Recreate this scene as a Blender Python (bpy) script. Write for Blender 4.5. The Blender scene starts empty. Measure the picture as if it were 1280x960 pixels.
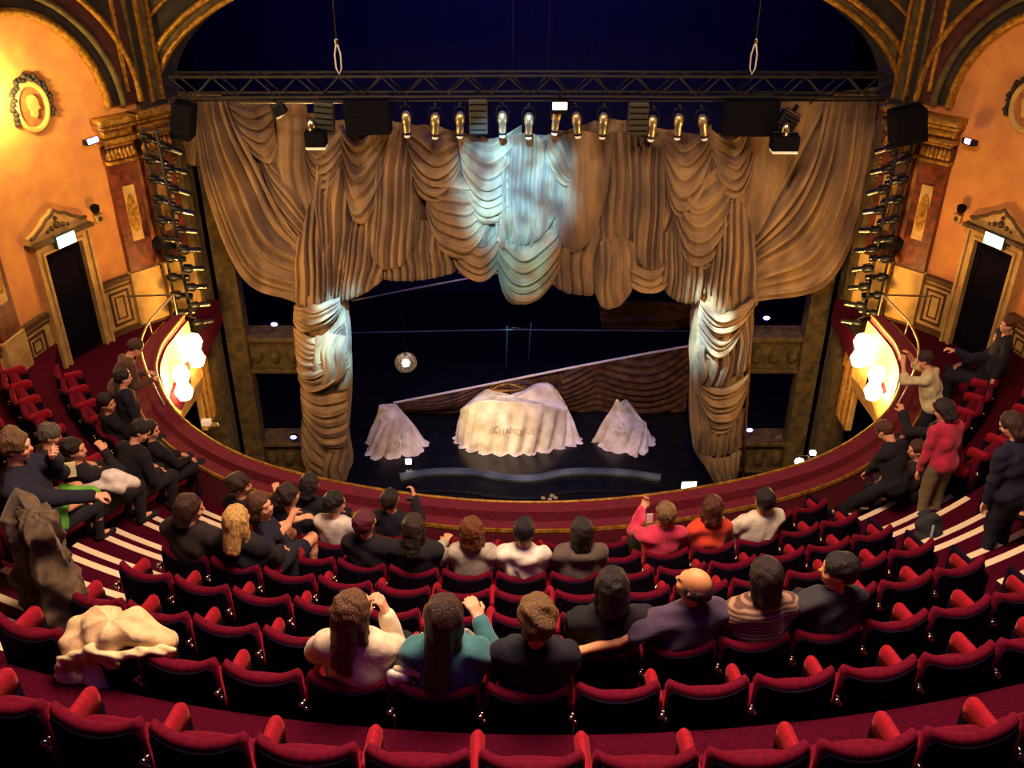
import bpy, math, random
import numpy as np
from mathutils import Vector, Matrix, noise
random.seed(7); rng = np.random.default_rng(7)
PI = math.pi
scene = bpy.context.scene
COL = scene.collection
# ------------------------------------------------------------------ camera frame (world: y to the stage, z up, stage floor z=0)
CAMZ = 13.0; F = 1200.0; PIT = math.radians(30.1)
CP, SP = math.cos(PIT), math.sin(PIT)
AX = 0.28                                     # the theatre's axis
def ray(px, py):
    a = (px-640)/F; b = (py-480)/F
    return Vector((a, CP-b*SP, -(SP+b*CP)))
def W(px, py, y=None, z=None):
    r = ray(px, py)
    t = (y/r.y) if y is not None else ((z-CAMZ)/r.z)
    return Vector((r.x*t, r.y*t, CAMZ+r.z*t))
def proj(p):
    d = p[1]*CP-(p[2]-CAMZ)*SP; yd = -(p[2]-CAMZ)*CP-p[1]*SP
    return 640+F*p[0]/d, 480+F*yd/d
# ------------------------------------------------------------------ object helpers
def setp(o, label=None, cat=None, group=None, kind=None):
    if label: o['label'] = label
    if cat: o['category'] = cat
    if group: o['group'] = group
    if kind: o['kind'] = kind
    return o
def empty(name, loc=(0,0,0), rz=0, label=None, cat=None, group=None, kind=None):
    o = bpy.data.objects.new(name, None); COL.objects.link(o)
    o.location = loc; o.rotation_euler = (0,0,rz); o.empty_display_size = .1
    return setp(o, label, cat, group, kind)
def mkobj(name, me, m, parent=None, smooth=True, loc=None):
    if m is not None: me.materials.append(m)
    if smooth and len(me.polygons):
        me.polygons.foreach_set('use_smooth', [True]*len(me.polygons))
    o = bpy.data.objects.new(name, me); COL.objects.link(o)
    if parent is not None: o.parent = parent
    if loc is not None: o.location = loc
    return o
def mesh(name, v, f, m, parent=None, smooth=True, loc=None):
    me = bpy.data.meshes.new(name)
    me.from_pydata([tuple(map(float, p)) for p in v], [], [tuple(map(int, q)) for q in f]); me.update()
    return mkobj(name, me, m, parent, smooth, loc)
def catmull(P, n):
    P = [np.array(p, float) for p in P]
    P = [2*P[0]-P[1]]+P+[2*P[-1]-P[-2]]; out = []
    segs = len(P)-3
    for i in range(n+1):
        t = i/n*segs; k = min(int(t), segs-1); t -= k
        a, b, c, d = P[k:k+4]
        out.append(.5*((2*b)+(-a+c)*t+(2*a-5*b+4*c-d)*t*t+(-a+3*b-3*c+d)*t**3))
    return out
class MB:
    def __init__(s): s.v = []; s.f = []
    def add(s, v, f):
        n = len(s.v); s.v += [tuple(p) for p in v]; s.f += [tuple(i+n for i in q) for q in f]; return s
    def box(s, c, d, M=None, bev=0.0):
        x, y, z = [k/2 for k in d]; c = Vector(c)
        if bev <= 0:
            v = [Vector((a*x, b*y, e*z)) for e in (-1,1) for a, b in ((-1,-1),(1,-1),(1,1),(-1,1))]
            f = [(3,2,1,0),(4,5,6,7),(0,1,5,4),(1,2,6,5),(2,3,7,6),(3,0,4,7)]
        else:
            bev = min(bev, .49*min(d)); v = []; f = []
            rings = [(-z, bev), (-z+bev*.3, bev*.3), (-z+bev, 0), (z-bev, 0), (z-bev*.3, bev*.3), (z, bev)]
            for (zz, ins) in rings:
                for (sx, sy, a0) in ((1,1,0),(-1,1,90),(-1,-1,180),(1,-1,270)):
                    for a in (0,45,90):
                        t = math.radians(a0+a)
                        v.append(Vector((sx*(x-bev)+(bev-ins)*math.cos(t), sy*(y-bev)+(bev-ins)*math.sin(t), zz)))
            for r in range(5):
                for k in range(12): f.append((r*12+k, r*12+(k+1)%12, r*12+12+(k+1)%12, r*12+12+k))
            f.append(tuple(range(11,-1,-1))); f.append(tuple(range(60,72)))
        if M is not None: v = [M@p for p in v]
        return s.add([p+c for p in v], f)
    def tube(s, P, r, n=8, cap=True, r2=None):
        P = [Vector(p) for p in P]; v = []; f = []; up = None
        for i, p in enumerate(P):
            t = (P[min(i+1, len(P)-1)]-P[max(i-1, 0)]).normalized()
            if up is None: up = Vector((0,0,1)) if abs(t.z) < .9 else Vector((1,0,0))
            a = t.cross(up).normalized(); b = a.cross(t).normalized(); up = b
            rr = r if r2 is None else r+(r2-r)*i/(len(P)-1)
            for k in range(n):
                q = 2*PI*k/n; v.append(p+a*rr*math.cos(q)+b*rr*math.sin(q))
        for i in range(len(P)-1):
            for k in range(n): f.append((i*n+k, i*n+(k+1)%n, (i+1)*n+(k+1)%n, (i+1)*n+k))
        if cap: f.append(tuple(range(n-1,-1,-1))); f.append(tuple((len(P)-1)*n+k for k in range(n)))
        return s.add(v, f)
    def lathe(s, prof, c=(0,0,0), n=20, M=None):
        v = []; f = []; c = Vector(c)
        for (r, z) in prof:
            for k in range(n):
                q = 2*PI*k/n; p = Vector((max(r,1e-4)*math.cos(q), max(r,1e-4)*math.sin(q), z))
                v.append((M@p if M is not None else p)+c)
        for i in range(len(prof)-1):
            for k in range(n): f.append((i*n+k, i*n+(k+1)%n, (i+1)*n+(k+1)%n, (i+1)*n+k))
        f.append(tuple(range(n-1,-1,-1))); f.append(tuple((len(prof)-1)*n+k for k in range(n)))
        return s.add(v, f)
    def sweep(s, path, prof, closed=False):
        """profile (a,z) offsets: a along the horizontal normal (left of travel), z up"""
        P = [Vector(p) for p in path]; m = len(prof); v = []; f = []
        for i, p in enumerate(P):
            t = P[min(i+1, len(P)-1)]-P[max(i-1, 0)]; t.z = 0; t.normalize(); nrm = Vector((-t.y, t.x, 0))
            for (a, z) in prof: v.append(p+nrm*a+Vector((0,0,z)))
        for i in range(len(P)-1):
            for k in range(m if closed else m-1):
                f.append((i*m+k, (i+1)*m+k, (i+1)*m+(k+1)%m, i*m+(k+1)%m))
        if closed: f.append(tuple(range(m))); f.append(tuple((len(P)-1)*m+k for k in range(m-1,-1,-1)))
        return s.add(v, f)
    def grid(s, G):
        n = len(G); m = len(G[0]); v = [p for r in G for p in r]; f = []
        for i in range(n-1):
            for j in range(m-1): f.append((i*m+j, i*m+j+1, (i+1)*m+j+1, (i+1)*m+j))
        return s.add(v, f)
    def prism(s, poly, axis_fn, d0, d1):
        """poly of (a,b) points; axis_fn(a,b,d)->point; extruded from d0 to d1"""
        n = len(poly); v = [axis_fn(a,b,d0) for a,b in poly]+[axis_fn(a,b,d1) for a,b in poly]
        f = [tuple(range(n-1,-1,-1)), tuple(range(n,2*n))]+[(k,(k+1)%n,n+(k+1)%n,n+k) for k in range(n)]
        return s.add(v, f)
    def build(s, name, m, parent=None, smooth=False, loc=None): return mesh(name, s.v, s.f, m, parent, smooth, loc)
def copy_tree(o, parent=None):
    c = o.copy(); COL.objects.link(c)
    if parent is not None: c.parent = parent
    for ch in [q for q in KIDS.get(o.name, [])]: copy_tree(ch, c)
    return c
KIDS = {}
def index_kids(root):
    for o in bpy.data.objects:
        if o.parent is not None: KIDS.setdefault(o.parent.name, [])
    def rec(r):
        ks = [o for o in bpy.data.objects if o.parent == r]; KIDS[r.name] = ks
        for k in ks: rec(k)
    rec(root)
# ------------------------------------------------------------------ materials
def srgb(r, g, b): return tuple(((c/255)/12.92 if c/255 <= .04045 else ((c/255+.055)/1.055)**2.4) for c in (r,g,b))+(1.0,)
def mat(name, c1, c2=None, rough=.8, scale=8.0, metal=0.0, emit=None, es=0.0, sheen=0.0, bump=0.0, bscale=None, stretch=None, spec=None, coat=0.0, detail=4, sheen_c=None):
    m = bpy.data.materials.new(name); m.use_nodes = True; nt = m.node_tree; b = nt.nodes['Principled BSDF']
    b.inputs['Base Color'].default_value = c1; b.inputs['Roughness'].default_value = rough; b.inputs['Metallic'].default_value = metal
    if spec is not None: b.inputs['Specular IOR Level'].default_value = spec
    if sheen: b.inputs['Sheen Weight'].default_value = sheen; b.inputs['Sheen Roughness'].default_value = .45
    if sheen and sheen_c: b.inputs['Sheen Tint'].default_value = sheen_c
    if coat: b.inputs['Coat Weight'].default_value = coat
    if emit: b.inputs['Emission Color'].default_value = emit; b.inputs['Emission Strength'].default_value = es
    if c2 is not None or bump:
        tc = nt.nodes.new('ShaderNodeTexCoord'); mp = nt.nodes.new('ShaderNodeMapping')
        nt.links.new(tc.outputs['Object'], mp.inputs['Vector'])
        if stretch: mp.inputs['Scale'].default_value = stretch
        nz = nt.nodes.new('ShaderNodeTexNoise'); nz.inputs['Scale'].default_value = scale; nz.inputs['Detail'].default_value = detail
        nt.links.new(mp.outputs['Vector'], nz.inputs['Vector'])
        if c2 is not None:
            rp = nt.nodes.new('ShaderNodeValToRGB'); rp.color_ramp.elements[0].position = .35; rp.color_ramp.elements[1].position = .65
            rp.color_ramp.elements[0].color = c1; rp.color_ramp.elements[1].color = c2
            nt.links.new(nz.outputs['Fac'], rp.inputs['Fac']); nt.links.new(rp.outputs['Color'], b.inputs['Base Color'])
        if bump:
            n2 = nt.nodes.new('ShaderNodeTexNoise'); n2.inputs['Scale'].default_value = bscale or scale*3; n2.inputs['Detail'].default_value = 3
            nt.links.new(mp.outputs['Vector'], n2.inputs['Vector'])
            bp = nt.nodes.new('ShaderNodeBump'); bp.inputs['Strength'].default_value = bump; bp.inputs['Distance'].default_value = .02
            nt.links.new(n2.outputs['Fac'], bp.inputs['Height']); nt.links.new(bp.outputs['Normal'], b.inputs['Normal'])
    return m
M = {}
M['velvet'] = mat('red_velvet', srgb(104,3,32), srgb(78,2,30), .9, 30, sheen=.22, sheen_c=srgb(255,50,100), spec=.15)
M['arm'] = mat('arm_velvet', srgb(158,14,38), srgb(130,9,34), .8, 40, sheen=.25, spec=.2, sheen_c=srgb(255,120,110))
M['back'] = mat('dark_back_panel', srgb(24,12,36), srgb(17,10,30), .95, 20, spec=.1)
M['chrome'] = mat('chrome', srgb(200,190,170), None, .25, metal=1.0)
M['carpet'] = mat('red_carpet', srgb(80,2,30), srgb(54,1,26), .95, 60, bump=.3, spec=.1)
M['carpet_side'] = M['carpet']
M['nosing'] = mat('cream_nosing', srgb(245,225,190), None, .6)
M['gold'] = mat('gold_leaf', srgb(190,140,50), srgb(120,80,25), .45, 14, metal=.35)
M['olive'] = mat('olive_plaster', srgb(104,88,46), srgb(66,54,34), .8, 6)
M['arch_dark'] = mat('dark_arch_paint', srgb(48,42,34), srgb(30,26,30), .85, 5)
M['arch_red'] = mat('maroon_panel', srgb(84,34,26), srgb(54,22,28), .8, 7)
M['orange'] = mat('ochre_wall', srgb(214,150,80), srgb(200,130,78), .85, 3, bump=.1)
M['dado'] = mat('cream_dado', srgb(206,170,100), srgb(178,142,80), .7, 5)
M['dado_line'] = mat('brown_moulding', srgb(92,62,30), srgb(66,42,24), .6, 9)
M['marble'] = mat('red_marble', srgb(128,52,28), srgb(70,26,20), .4, 9, detail=8)
M['door'] = mat('dark_door', srgb(18,12,22), srgb(11,8,18), .95, 6, spec=.08)
M['black'] = mat('black_paint', srgb(13,12,20), None, .9, spec=.1)
M['blackmetal'] = mat('black_metal', srgb(30,30,34), None, .4, metal=.6)
M['truss'] = mat('truss_steel', srgb(44,42,42), None, .6, metal=.4)
M['brass'] = mat('lantern_brass', srgb(205,192,158), None, .35, metal=.85)
M['lens'] = mat('lantern_lens', srgb(235,225,205), None, .2, emit=srgb(255,235,200), es=.25)
M['cloth'] = mat('old_gold_cloth', srgb(152,124,90), srgb(98,77,68), .9, 2.2, sheen=.15, bump=.35, bscale=5, stretch=(1,1,.35), detail=6)
M['cloth_dark'] = mat('painted_cloth', srgb(98,64,40), srgb(52,30,28), .85, 5, bump=.3, bscale=9)
M['sheet'] = mat('dust_sheet', srgb(226,216,206), srgb(186,172,150), .9, 3.2, bump=.2, bscale=8)
M['stage'] = mat('black_stage', srgb(12,12,16), srgb(20,20,26), .22, 4, spec=.6)
M['backdrop'] = mat('dark_backcloth', srgb(18,16,50), srgb(28,24,64), .9, 1.5, stretch=(6,1,.3))
M['exit'] = mat('exit_glow', srgb(220,255,235), None, .4, emit=srgb(150,255,200), es=9)
M['bluelamp'] = mat('blue_lamp', srgb(200,200,255), None, .4, emit=srgb(130,130,255), es=14)
M['hot'] = mat('hot_lamp', srgb(255,240,200), None, .4, emit=srgb(255,214,130), es=60)
M['screen'] = mat('lit_screen', srgb(240,240,220), None, .4, emit=srgb(250,245,215), es=3.5)
M['grey'] = mat('grey_box', srgb(58,56,46), None, .6)
M['rope'] = mat('white_rope', srgb(225,215,205), None, .7)
M['skin'] = mat('skin', srgb(232,172,136), srgb(218,152,118), .6, 10)
M['skin_tan'] = mat('skin_tan', srgb(222,160,104), srgb(206,140,92), .6, 10)
M['eye'] = mat('eye_dark', srgb(40,28,24), None, .3)
_cl = {}
def cloth(r, g, b, k=.86, sheen=.2, rough=.9):
    key = (r,g,b)
    if max(r,g,b) < 80: r, g, b, sheen = r*.68, g*.66, b*.80, 0
    if key not in _cl: _cl[key] = mat('fabric', srgb(r,g,b), srgb(r*k,g*k,b*k), rough, 14, sheen=sheen, bump=.25, bscale=30)
    return _cl[key]
def striped(c1, c2):
    m = cloth(*c1).copy(); nt = m.node_tree; tc = nt.nodes.new('ShaderNodeTexCoord'); wv = nt.nodes.new('ShaderNodeTexWave'); wv.bands_direction = 'Z'; wv.inputs['Scale'].default_value = 11; wv.inputs['Distortion'].default_value = .6
    rp = nt.nodes.new('ShaderNodeValToRGB'); rp.color_ramp.elements[0].color = srgb(*c1); rp.color_ramp.elements[1].color = srgb(*c2); rp.color_ramp.elements[0].position = .35; rp.color_ramp.elements[1].position = .6
    nt.links.new(tc.outputs['Object'], wv.inputs['Vector']); nt.links.new(wv.outputs['Fac'], rp.inputs['Fac']); nt.links.new(rp.outputs['Color'], nt.nodes['Principled BSDF'].inputs['Base Color']); return m
def hairm(r, g, b):
    key = ('h',r,g,b)
    if key not in _cl: _cl[key] = mat('hair', srgb(r*.72,g*.72,b*.72), srgb(min(255,r*1.12+4),min(255,g*1.12+3),min(255,b*1.12+2)), .5, 26, stretch=(3,3,.4), bump=.8, bscale=40)
    return _cl[key]
# ------------------------------------------------------------------ signed-distance bodies
def rotm(yaw=0, pitch=0, roll=0):
    return np.array(Matrix.Rotation(yaw,3,'Z')@Matrix.Rotation(pitch,3,'X')@Matrix.Rotation(roll,3,'Y'))
def cap(a, b, ra, rb=None, k=.03): return ('c', np.array(a,float), np.array(b,float), ra, ra if rb is None else rb, k)
def ell(c, r, R=None, k=.03): return ('e', np.array(c,float), np.array(r,float), R, None, k)
def cut(c, r, R=None, k=.01): return ('x', np.array(c,float), np.array(r,float), R, None, k)
def xf(prims, R, o0, o1):
    o0 = np.array(o0,float); o1 = np.array(o1,float); out = []
    for p in prims:
        if p[0] == 'c': out.append(('c', R@(p[1]-o0)+o1, R@(p[2]-o0)+o1, p[3], p[4], p[5]))
        else: out.append((p[0], R@(p[1]-o0)+o1, p[2], R if p[3] is None else R@p[3], None, p[5]))
    return out
def sdf_arrays(prims, h, wr=0.0, wf=22.0, seed=0, fold=None):
    lo = np.full(3, 1e9); hi = np.full(3, -1e9)
    for p in prims:
        if p[0] == 'x': continue
        if p[0] == 'c':
            r = max(p[3], p[4]); a = np.minimum(p[1], p[2])-r; b = np.maximum(p[1], p[2])+r
        else: r = max(p[2]); a = p[1]-r; b = p[1]+r
        lo = np.minimum(lo, a); hi = np.maximum(hi, b)
    lo -= 3*h; hi += 3*h
    n = np.ceil((hi-lo)/h).astype(int)+1
    ax = [lo[i]+h*np.arange(n[i]) for i in range(3)]
    fld = np.full(n, 1.0, np.float32)
    for p in prims:
        k = p[5]; pad = k+2.5*h
        if p[0] == 'c':
            r = max(p[3], p[4]); a = np.minimum(p[1], p[2])-r-pad; b = np.maximum(p[1], p[2])+r+pad
        else: r = max(p[2]); a = p[1]-r-pad; b = p[1]+r+pad
        i0 = np.clip(np.floor((a-lo)/h).astype(int), 0, n); i1 = np.clip(np.ceil((b-lo)/h).astype(int)+1, 0, n)
        if np.any(i1 <= i0): continue
        X = ax[0][i0[0]:i1[0]][:,None,None]-p[1][0]; Y = ax[1][i0[1]:i1[1]][None,:,None]-p[1][1]; Z = ax[2][i0[2]:i1[2]][None,None,:]-p[1][2]
        if p[0] == 'c':
            d = p[2]-p[1]; L = max(d@d, 1e-9)
            t = np.clip((X*d[0]+Y*d[1]+Z*d[2])/L, 0, 1)
            dist = np.sqrt((X-t*d[0])**2+(Y-t*d[1])**2+(Z-t*d[2])**2)-(p[3]+(p[4]-p[3])*t)
        else:
            r3 = p[2]
            if p[3] is None: x, y, z = X, Y, Z
            else:
                R = p[3]; x = X*R[0,0]+Y*R[1,0]+Z*R[2,0]; y = X*R[0,1]+Y*R[1,1]+Z*R[2,1]; z = X*R[0,2]+Y*R[1,2]+Z*R[2,2]
            k0 = np.sqrt((x/r3[0])**2+(y/r3[1])**2+(z/r3[2])**2)+1e-6
            k1 = np.sqrt((x/r3[0]**2)**2+(y/r3[1]**2)**2+(z/r3[2]**2)**2)+1e-6
            dist = k0*(k0-1)/k1
        w = fld[i0[0]:i1[0], i0[1]:i1[1], i0[2]:i1[2]]
        if p[0] == 'x': 
            hh = np.clip(.5-.5*(w+dist)/k, 0, 1); res = w*(1-hh)-dist*hh+k*hh*(1-hh)
        else:
            hh = np.clip(.5+.5*(w-dist)/k, 0, 1); res = w*(1-hh)+dist*hh-k*hh*(1-hh)
        fld[i0[0]:i1[0], i0[1]:i1[1], i0[2]:i1[2]] = res
    if wr:
        rs = np.random.default_rng(seed); X = ax[0][:,None,None]; Y = ax[1][None,:,None]; Z = ax[2][None,None,:]
        for j in range(4):
            d = rs.normal(size=3); d /= np.linalg.norm(d); ph = rs.uniform(0,6.28); fr = wf*rs.uniform(.6,1.6)
            fld += (wr*.5*np.sin(fr*(X*d[0]+Y*d[1]+Z*d[2])+ph+1.3*np.sin(fr*.45*(X*d[1]+Y*d[2]-Z*d[0])))).astype(np.float32)
    if fold:
        a_, fr, c0 = fold; X = ax[0][:,None,None]-c0[0]; Y = ax[1][None,:,None]-c0[1]; Z = ax[2][None,None,:]
        q = np.arctan2(Y, X); fld += (a_*(np.abs(np.sin(fr*.5*q+2.2*np.sin(1.7*Z)+.8*np.sin(5*Z+q)))**.7-.5)).astype(np.float32)
    # surface nets
    s = fld < 0
    c = np.zeros(np.array(n)-1, np.int8)
    for i in (0,1):
        for j in (0,1):
            for k in (0,1): c += s[i:n[0]-1+i, j:n[1]-1+j, k:n[2]-1+k]
    idx = np.argwhere((c > 0) & (c < 8))
    if len(idx) == 0: return np.zeros((0,3)), np.zeros((0,4),int)
    vid = np.full(c.shape, -1, np.int64); vid[idx[:,0],idx[:,1],idx[:,2]] = np.arange(len(idx))
    acc = np.zeros((len(idx),3)); cnt = np.zeros(len(idx))
    corners = [(i,j,k) for i in (0,1) for j in (0,1) for k in (0,1)]
    val = {q: fld[idx[:,0]+q[0], idx[:,1]+q[1], idx[:,2]+q[2]] for q in corners}
    for q in corners:
        for a in range(3):
            if q[a] == 0:
                r = list(q); r[a] = 1; r = tuple(r); va, vb = val[q], val[r]
                m = (va < 0) != (vb < 0); t = np.where(m, va/np.where(va-vb == 0, 1, va-vb), 0)
                pt = np.array(q, float)[None,:].repeat(len(idx),0); pt[:,a] += t
                acc[m] += pt[m]; cnt[m] += 1
    V = lo+h*(idx+acc/cnt[:,None])
    Fs = []
    for a in range(3):
        b, d = (a+1)%3, (a+2)%3
        sl0 = [slice(None)]*3; sl1 = [slice(None)]*3; sl0[a] = slice(0,n[a]-1); sl1[a] = slice(1,n[a])
        e = np.argwhere(s[tuple(sl0)] != s[tuple(sl1)])
        e = e[(e[:,b] > 0) & (e[:,d] > 0) & (e[:,b] < n[b]-1) & (e[:,d] < n[d]-1)]
        def g(ob, od):
            q = e.copy(); q[:,b] -= ob; q[:,d] -= od; return vid[q[:,0],q[:,1],q[:,2]]
        q = np.stack([g(1,1), g(0,1), g(0,0), g(1,0)], 1)
        ins = s[e[:,0],e[:,1],e[:,2]]
        q[~ins] = q[~ins][:,::-1]; Fs.append(q)
    Fq = np.concatenate(Fs); Fq = Fq[(Fq >= 0).all(1)]
    return V, Fq
def sdf_obj(name, prims, h, m, parent=None, wr=0.0, wf=22.0, seed=0, loc=None, fold=None):
    V, Q = sdf_arrays(prims, h, wr, wf, seed, fold)
    me = bpy.data.meshes.new(name); nv = len(V); nf = len(Q)
    me.vertices.add(nv); me.vertices.foreach_set('co', V.astype(np.float32).ravel())
    me.loops.add(nf*4); me.loops.foreach_set('vertex_index', Q.astype(np.int32).ravel())
    me.polygons.add(nf); me.polygons.foreach_set('loop_start', np.arange(0, nf*4, 4, dtype=np.int32))
    me.update(calc_edges=True); me.validate()
    return mkobj(name, me, m, parent, True, loc)
# ================================================================== SETTING
ROWS = {  # back of the seats at the axis, floor height, radius of the row
 'A': (2.97, 8.43, 11.0), 'B': (3.95, 7.81, 11.0), 'C': (4.74, 7.32, 10.7), 'D': (5.55, 6.84, 10.4), 'E': (6.35, 6.35, 10.1),
 'F': (7.15, 5.86, 9.7), 'G': (7.95, 5.38, 9.1), 'H': (8.77, 4.90, 8.4), 'I': (9.57, 4.90, 7.6)}
RX = 0.25
def rowy(r, x):
    yb, z, R = ROWS[r]; q = R*R-(x-RX)**2
    return yb+R-math.sqrt(max(q, .05))
RAILH = [(0,9.8),(1.9,10.05),(3.77,10.74),(5.1,11.85),(5.85,13.1),(6.08,14.0),(6.08,14.6),(6.04,15.2)]
_r = catmull([(-a, b) for a, b in RAILH[::-1]]+RAILH[1:], 120)
RAIL = [Vector((AX+p[0], p[1], 5.58)) for p in _r]
def raily(x):
    best = 99
    for a, b in zip(RAIL[:-1], RAIL[1:]):
        if min(a.x,b.x) <= x <= max(a.x,b.x) and abs(a.x-b.x) > 1e-6:
            t = (x-a.x)/(b.x-a.x); best = min(best, a.y+(b.y-a.y)*t)
    return best
# ---- stepped floor of the circle
fl = MB(); order = 'ABCDEFGH'
xs = [-9.4+.2*i for i in range(95)]
def edge(r, x):
    if r == 'A0': return 0.6
    return rowy(r, x)-.14
allr = [('A', 'A0')]+[(r, r) for r in 'BCDEFGH']
for i, (r, e) in enumerate(allr):
    z = ROWS[r][1]; top = []; 
    for x in xs:
        y0 = edge(e, x) if e != 'A0' else -1.5
        if i < len(allr)-1: y1 = edge(allr[i+1][1], x)
        else: y1 = min(raily(x)-.05, 17.3) if abs(x-AX) < 6.04 else 17.3
        top.append((y0, max(y0, y1)))
    fl.grid([[Vector((x, a, z)) for x, (a, b) in zip(xs, top)], [Vector((x, b, z)) for x, (a, b) in zip(xs, top)]])
    zn = ROWS[allr[i+1][0]][1] if i < len(allr)-1 else z-.5
    fl.grid([[Vector((x, b, z)) for x, (a, b) in zip(xs, top)], [Vector((x, b, zn)) for x, (a, b) in zip(xs, top)]])
setp(fl.build('floor', M['carpet']), kind='structure')
# ---- aisle stairs with cream nosings
AISLE = {'left': (-4.5, -3.28), 'right': (4.4, 5.6)}
for side, (xa, xb) in AISLE.items():
    g = MB(); n = 12; X = [xa+(xb-xa)*i/n for i in range(n+1)]
    root = None; strips = []
    for r, nx in zip('ABCDEFG', 'BCDEFGH'):
        z = ROWS[r][1]; z1 = ROWS[nx][1]; half = (z+z1)/2
        def e(x): return edge(nx, x)
        v = [[Vector((x, e(x)-.02, half)) for x in X], [Vector((x, e(x)+.37, half)) for x in X], [Vector((x, e(x)+.37, z1-.02)) for x in X]]
        g.grid(v)
        for xx in (xa, xb): g.add([(xx, e(xx)-.02, half), (xx, e(xx)+.37, half), (xx, e(xx)+.37, z1), (xx, e(xx)-.02, z1)], [(0,1,2,3)])
        for (zz, off) in ((z, 0), (half, .37)):
            s = MB(); s.sweep([Vector((x, e(x)+off, zz)) for x in X], [(.006,-.05),(.006,.006),(-.062,.006),(-.062,-.01)]); strips.append(s)
    root = setp(g.build('stairs_'+side, M['carpet']), kind='structure')
    for s in strips: s.build('nosing', M['nosing'], root)
# ---- curved balcony rail
rb = MB(); prof = [(0,0),(-.2,0),(-.22,-.13),(-.38,-.15),(-.40,-.2),(-.40,-.72),(.0,-.9),(.12,-1.2),(.06,-1.5),(.02,-1.0),(.04,-.5),(.0,-.06)]
rb.sweep(RAIL, prof, closed=True)
M['ledge'] = mat('rail_red_plush', srgb(112,8,40), srgb(84,5,34), .8, 20, sheen=.3, sheen_c=srgb(255,110,110))
M['fascia'] = mat('cream_fascia', srgb(190,150,80), srgb(150,110,60), .6, 8)
rail = setp(rb.build('balcony_rail', M['ledge'], smooth=False), kind='structure')
MB().tube([p+Vector((0,0,.0)) for p in RAIL], .022, 6).build('rail_edge', M['gold'], rail, True)
t = MB(); t.sweep(RAIL, [(.05,-.1),(.07,-.5),(.15,-1.2),(.08,-1.52)]); t.build('rail_fascia', M['fascia'], rail)
t = MB(); t.sweep(RAIL, [(-.37,-.155),(-.37,-.13),(-.395,-.13),(-.405,-.17)]); t.build('rail_bead', M['gold'], rail)
# ---- side walls
WALLH = [(9.0,4.0),(8.95,7.5),(8.75,10.5),(8.45,12.6),(8.28,13.9),(8.03,14.8),(7.53,15.8),(6.88,16.55),(6.45,17.2),(6.42,17.6)]
_w = catmull(WALLH, 260); _w = [Vector((p[0], p[1], 0)) for p in _w]
_s = [0]
for a, b in zip(_w[:-1], _w[1:]): _s.append(_s[-1]+(b-a).length)
_k0 = min(range(len(_w)), key=lambda i: abs(_w[i].y-15.08)); _s = [q-_s[_k0] for q in _s]
def wp(side, s, z, off=0.0):
    s = max(_s[0], min(_s[-1]-1e-4, s)); i = 0
    lo, hi = 0, len(_s)-1
    while hi-lo > 1:
        mi = (lo+hi)//2
        if _s[mi] <= s: lo = mi
        else: hi = mi
    t = (s-_s[lo])/(_s[hi]-_s[lo]); p = _w[lo].lerp(_w[hi], t); d = (_w[min(hi+2,len(_w)-1)]-_w[max(lo-2,0)]).normalized()
    nrm = Vector((-abs(d.y), -abs(d.x) if d.x < 0 else d.x, 0)); nrm = Vector((-d.y, d.x, 0)); 
    if nrm.x > 0: nrm = -nrm
    p = p+nrm*off
    return Vector((AX+side*p.x, p.y, z))
def wallgrid(side, s0, s1, z0, z1, off, n=40, close=True):
    g = MB(); S = [s0+(s1-s0)*i/n for i in range(n+1)]
    if not close: return g.grid([[wp(side, s, z0, off) for s in S], [wp(side, s, z1, off) for s in S]])
    ring = lambda s: [wp(side,s,z0,-.02), wp(side,s,z0,off), wp(side,s,z1,off), wp(side,s,z1,-.02)]
    R = [ring(s) for s in S]; v = [p for r in R for p in r]; f = []
    for i in range(n):
        for k in range(4): f.append((i*4+k, (i+1)*4+k, (i+1)*4+(k+1)%4, i*4+(k+1)%4))
    f.append((0,1,2,3)); f.append(tuple(n*4+k for k in (3,2,1,0)))
    return g.add(v, f)
def wallpoly(side, pts, off0, off1):
    n = len(pts); v = [wp(side,a,b,off0) for a,b in pts]+[wp(side,a,b,off1) for a,b in pts]
    return MB().add(v, [tuple(range(n,2*n))]+[(k,(k+1)%n,n+(k+1)%n,n+k) for k in range(n)])
def frame_on(side, mb, s0, s1, z0, z1, w, off0, off1):
    for (a,b,c,d) in ((s0,s1,z0,z0+w),(s0,s1,z1-w,z1),(s0,s0+w,z0,z1),(s1-w,s1,z0,z1)):
        q = wallgrid(side, a, b, c, d, off1, 6); mb.add(q.v, q.f)
M['medal'] = mat('medallion_brown', srgb(170,112,60), srgb(140,88,52), .8, 9)
zf = 4.9
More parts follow.
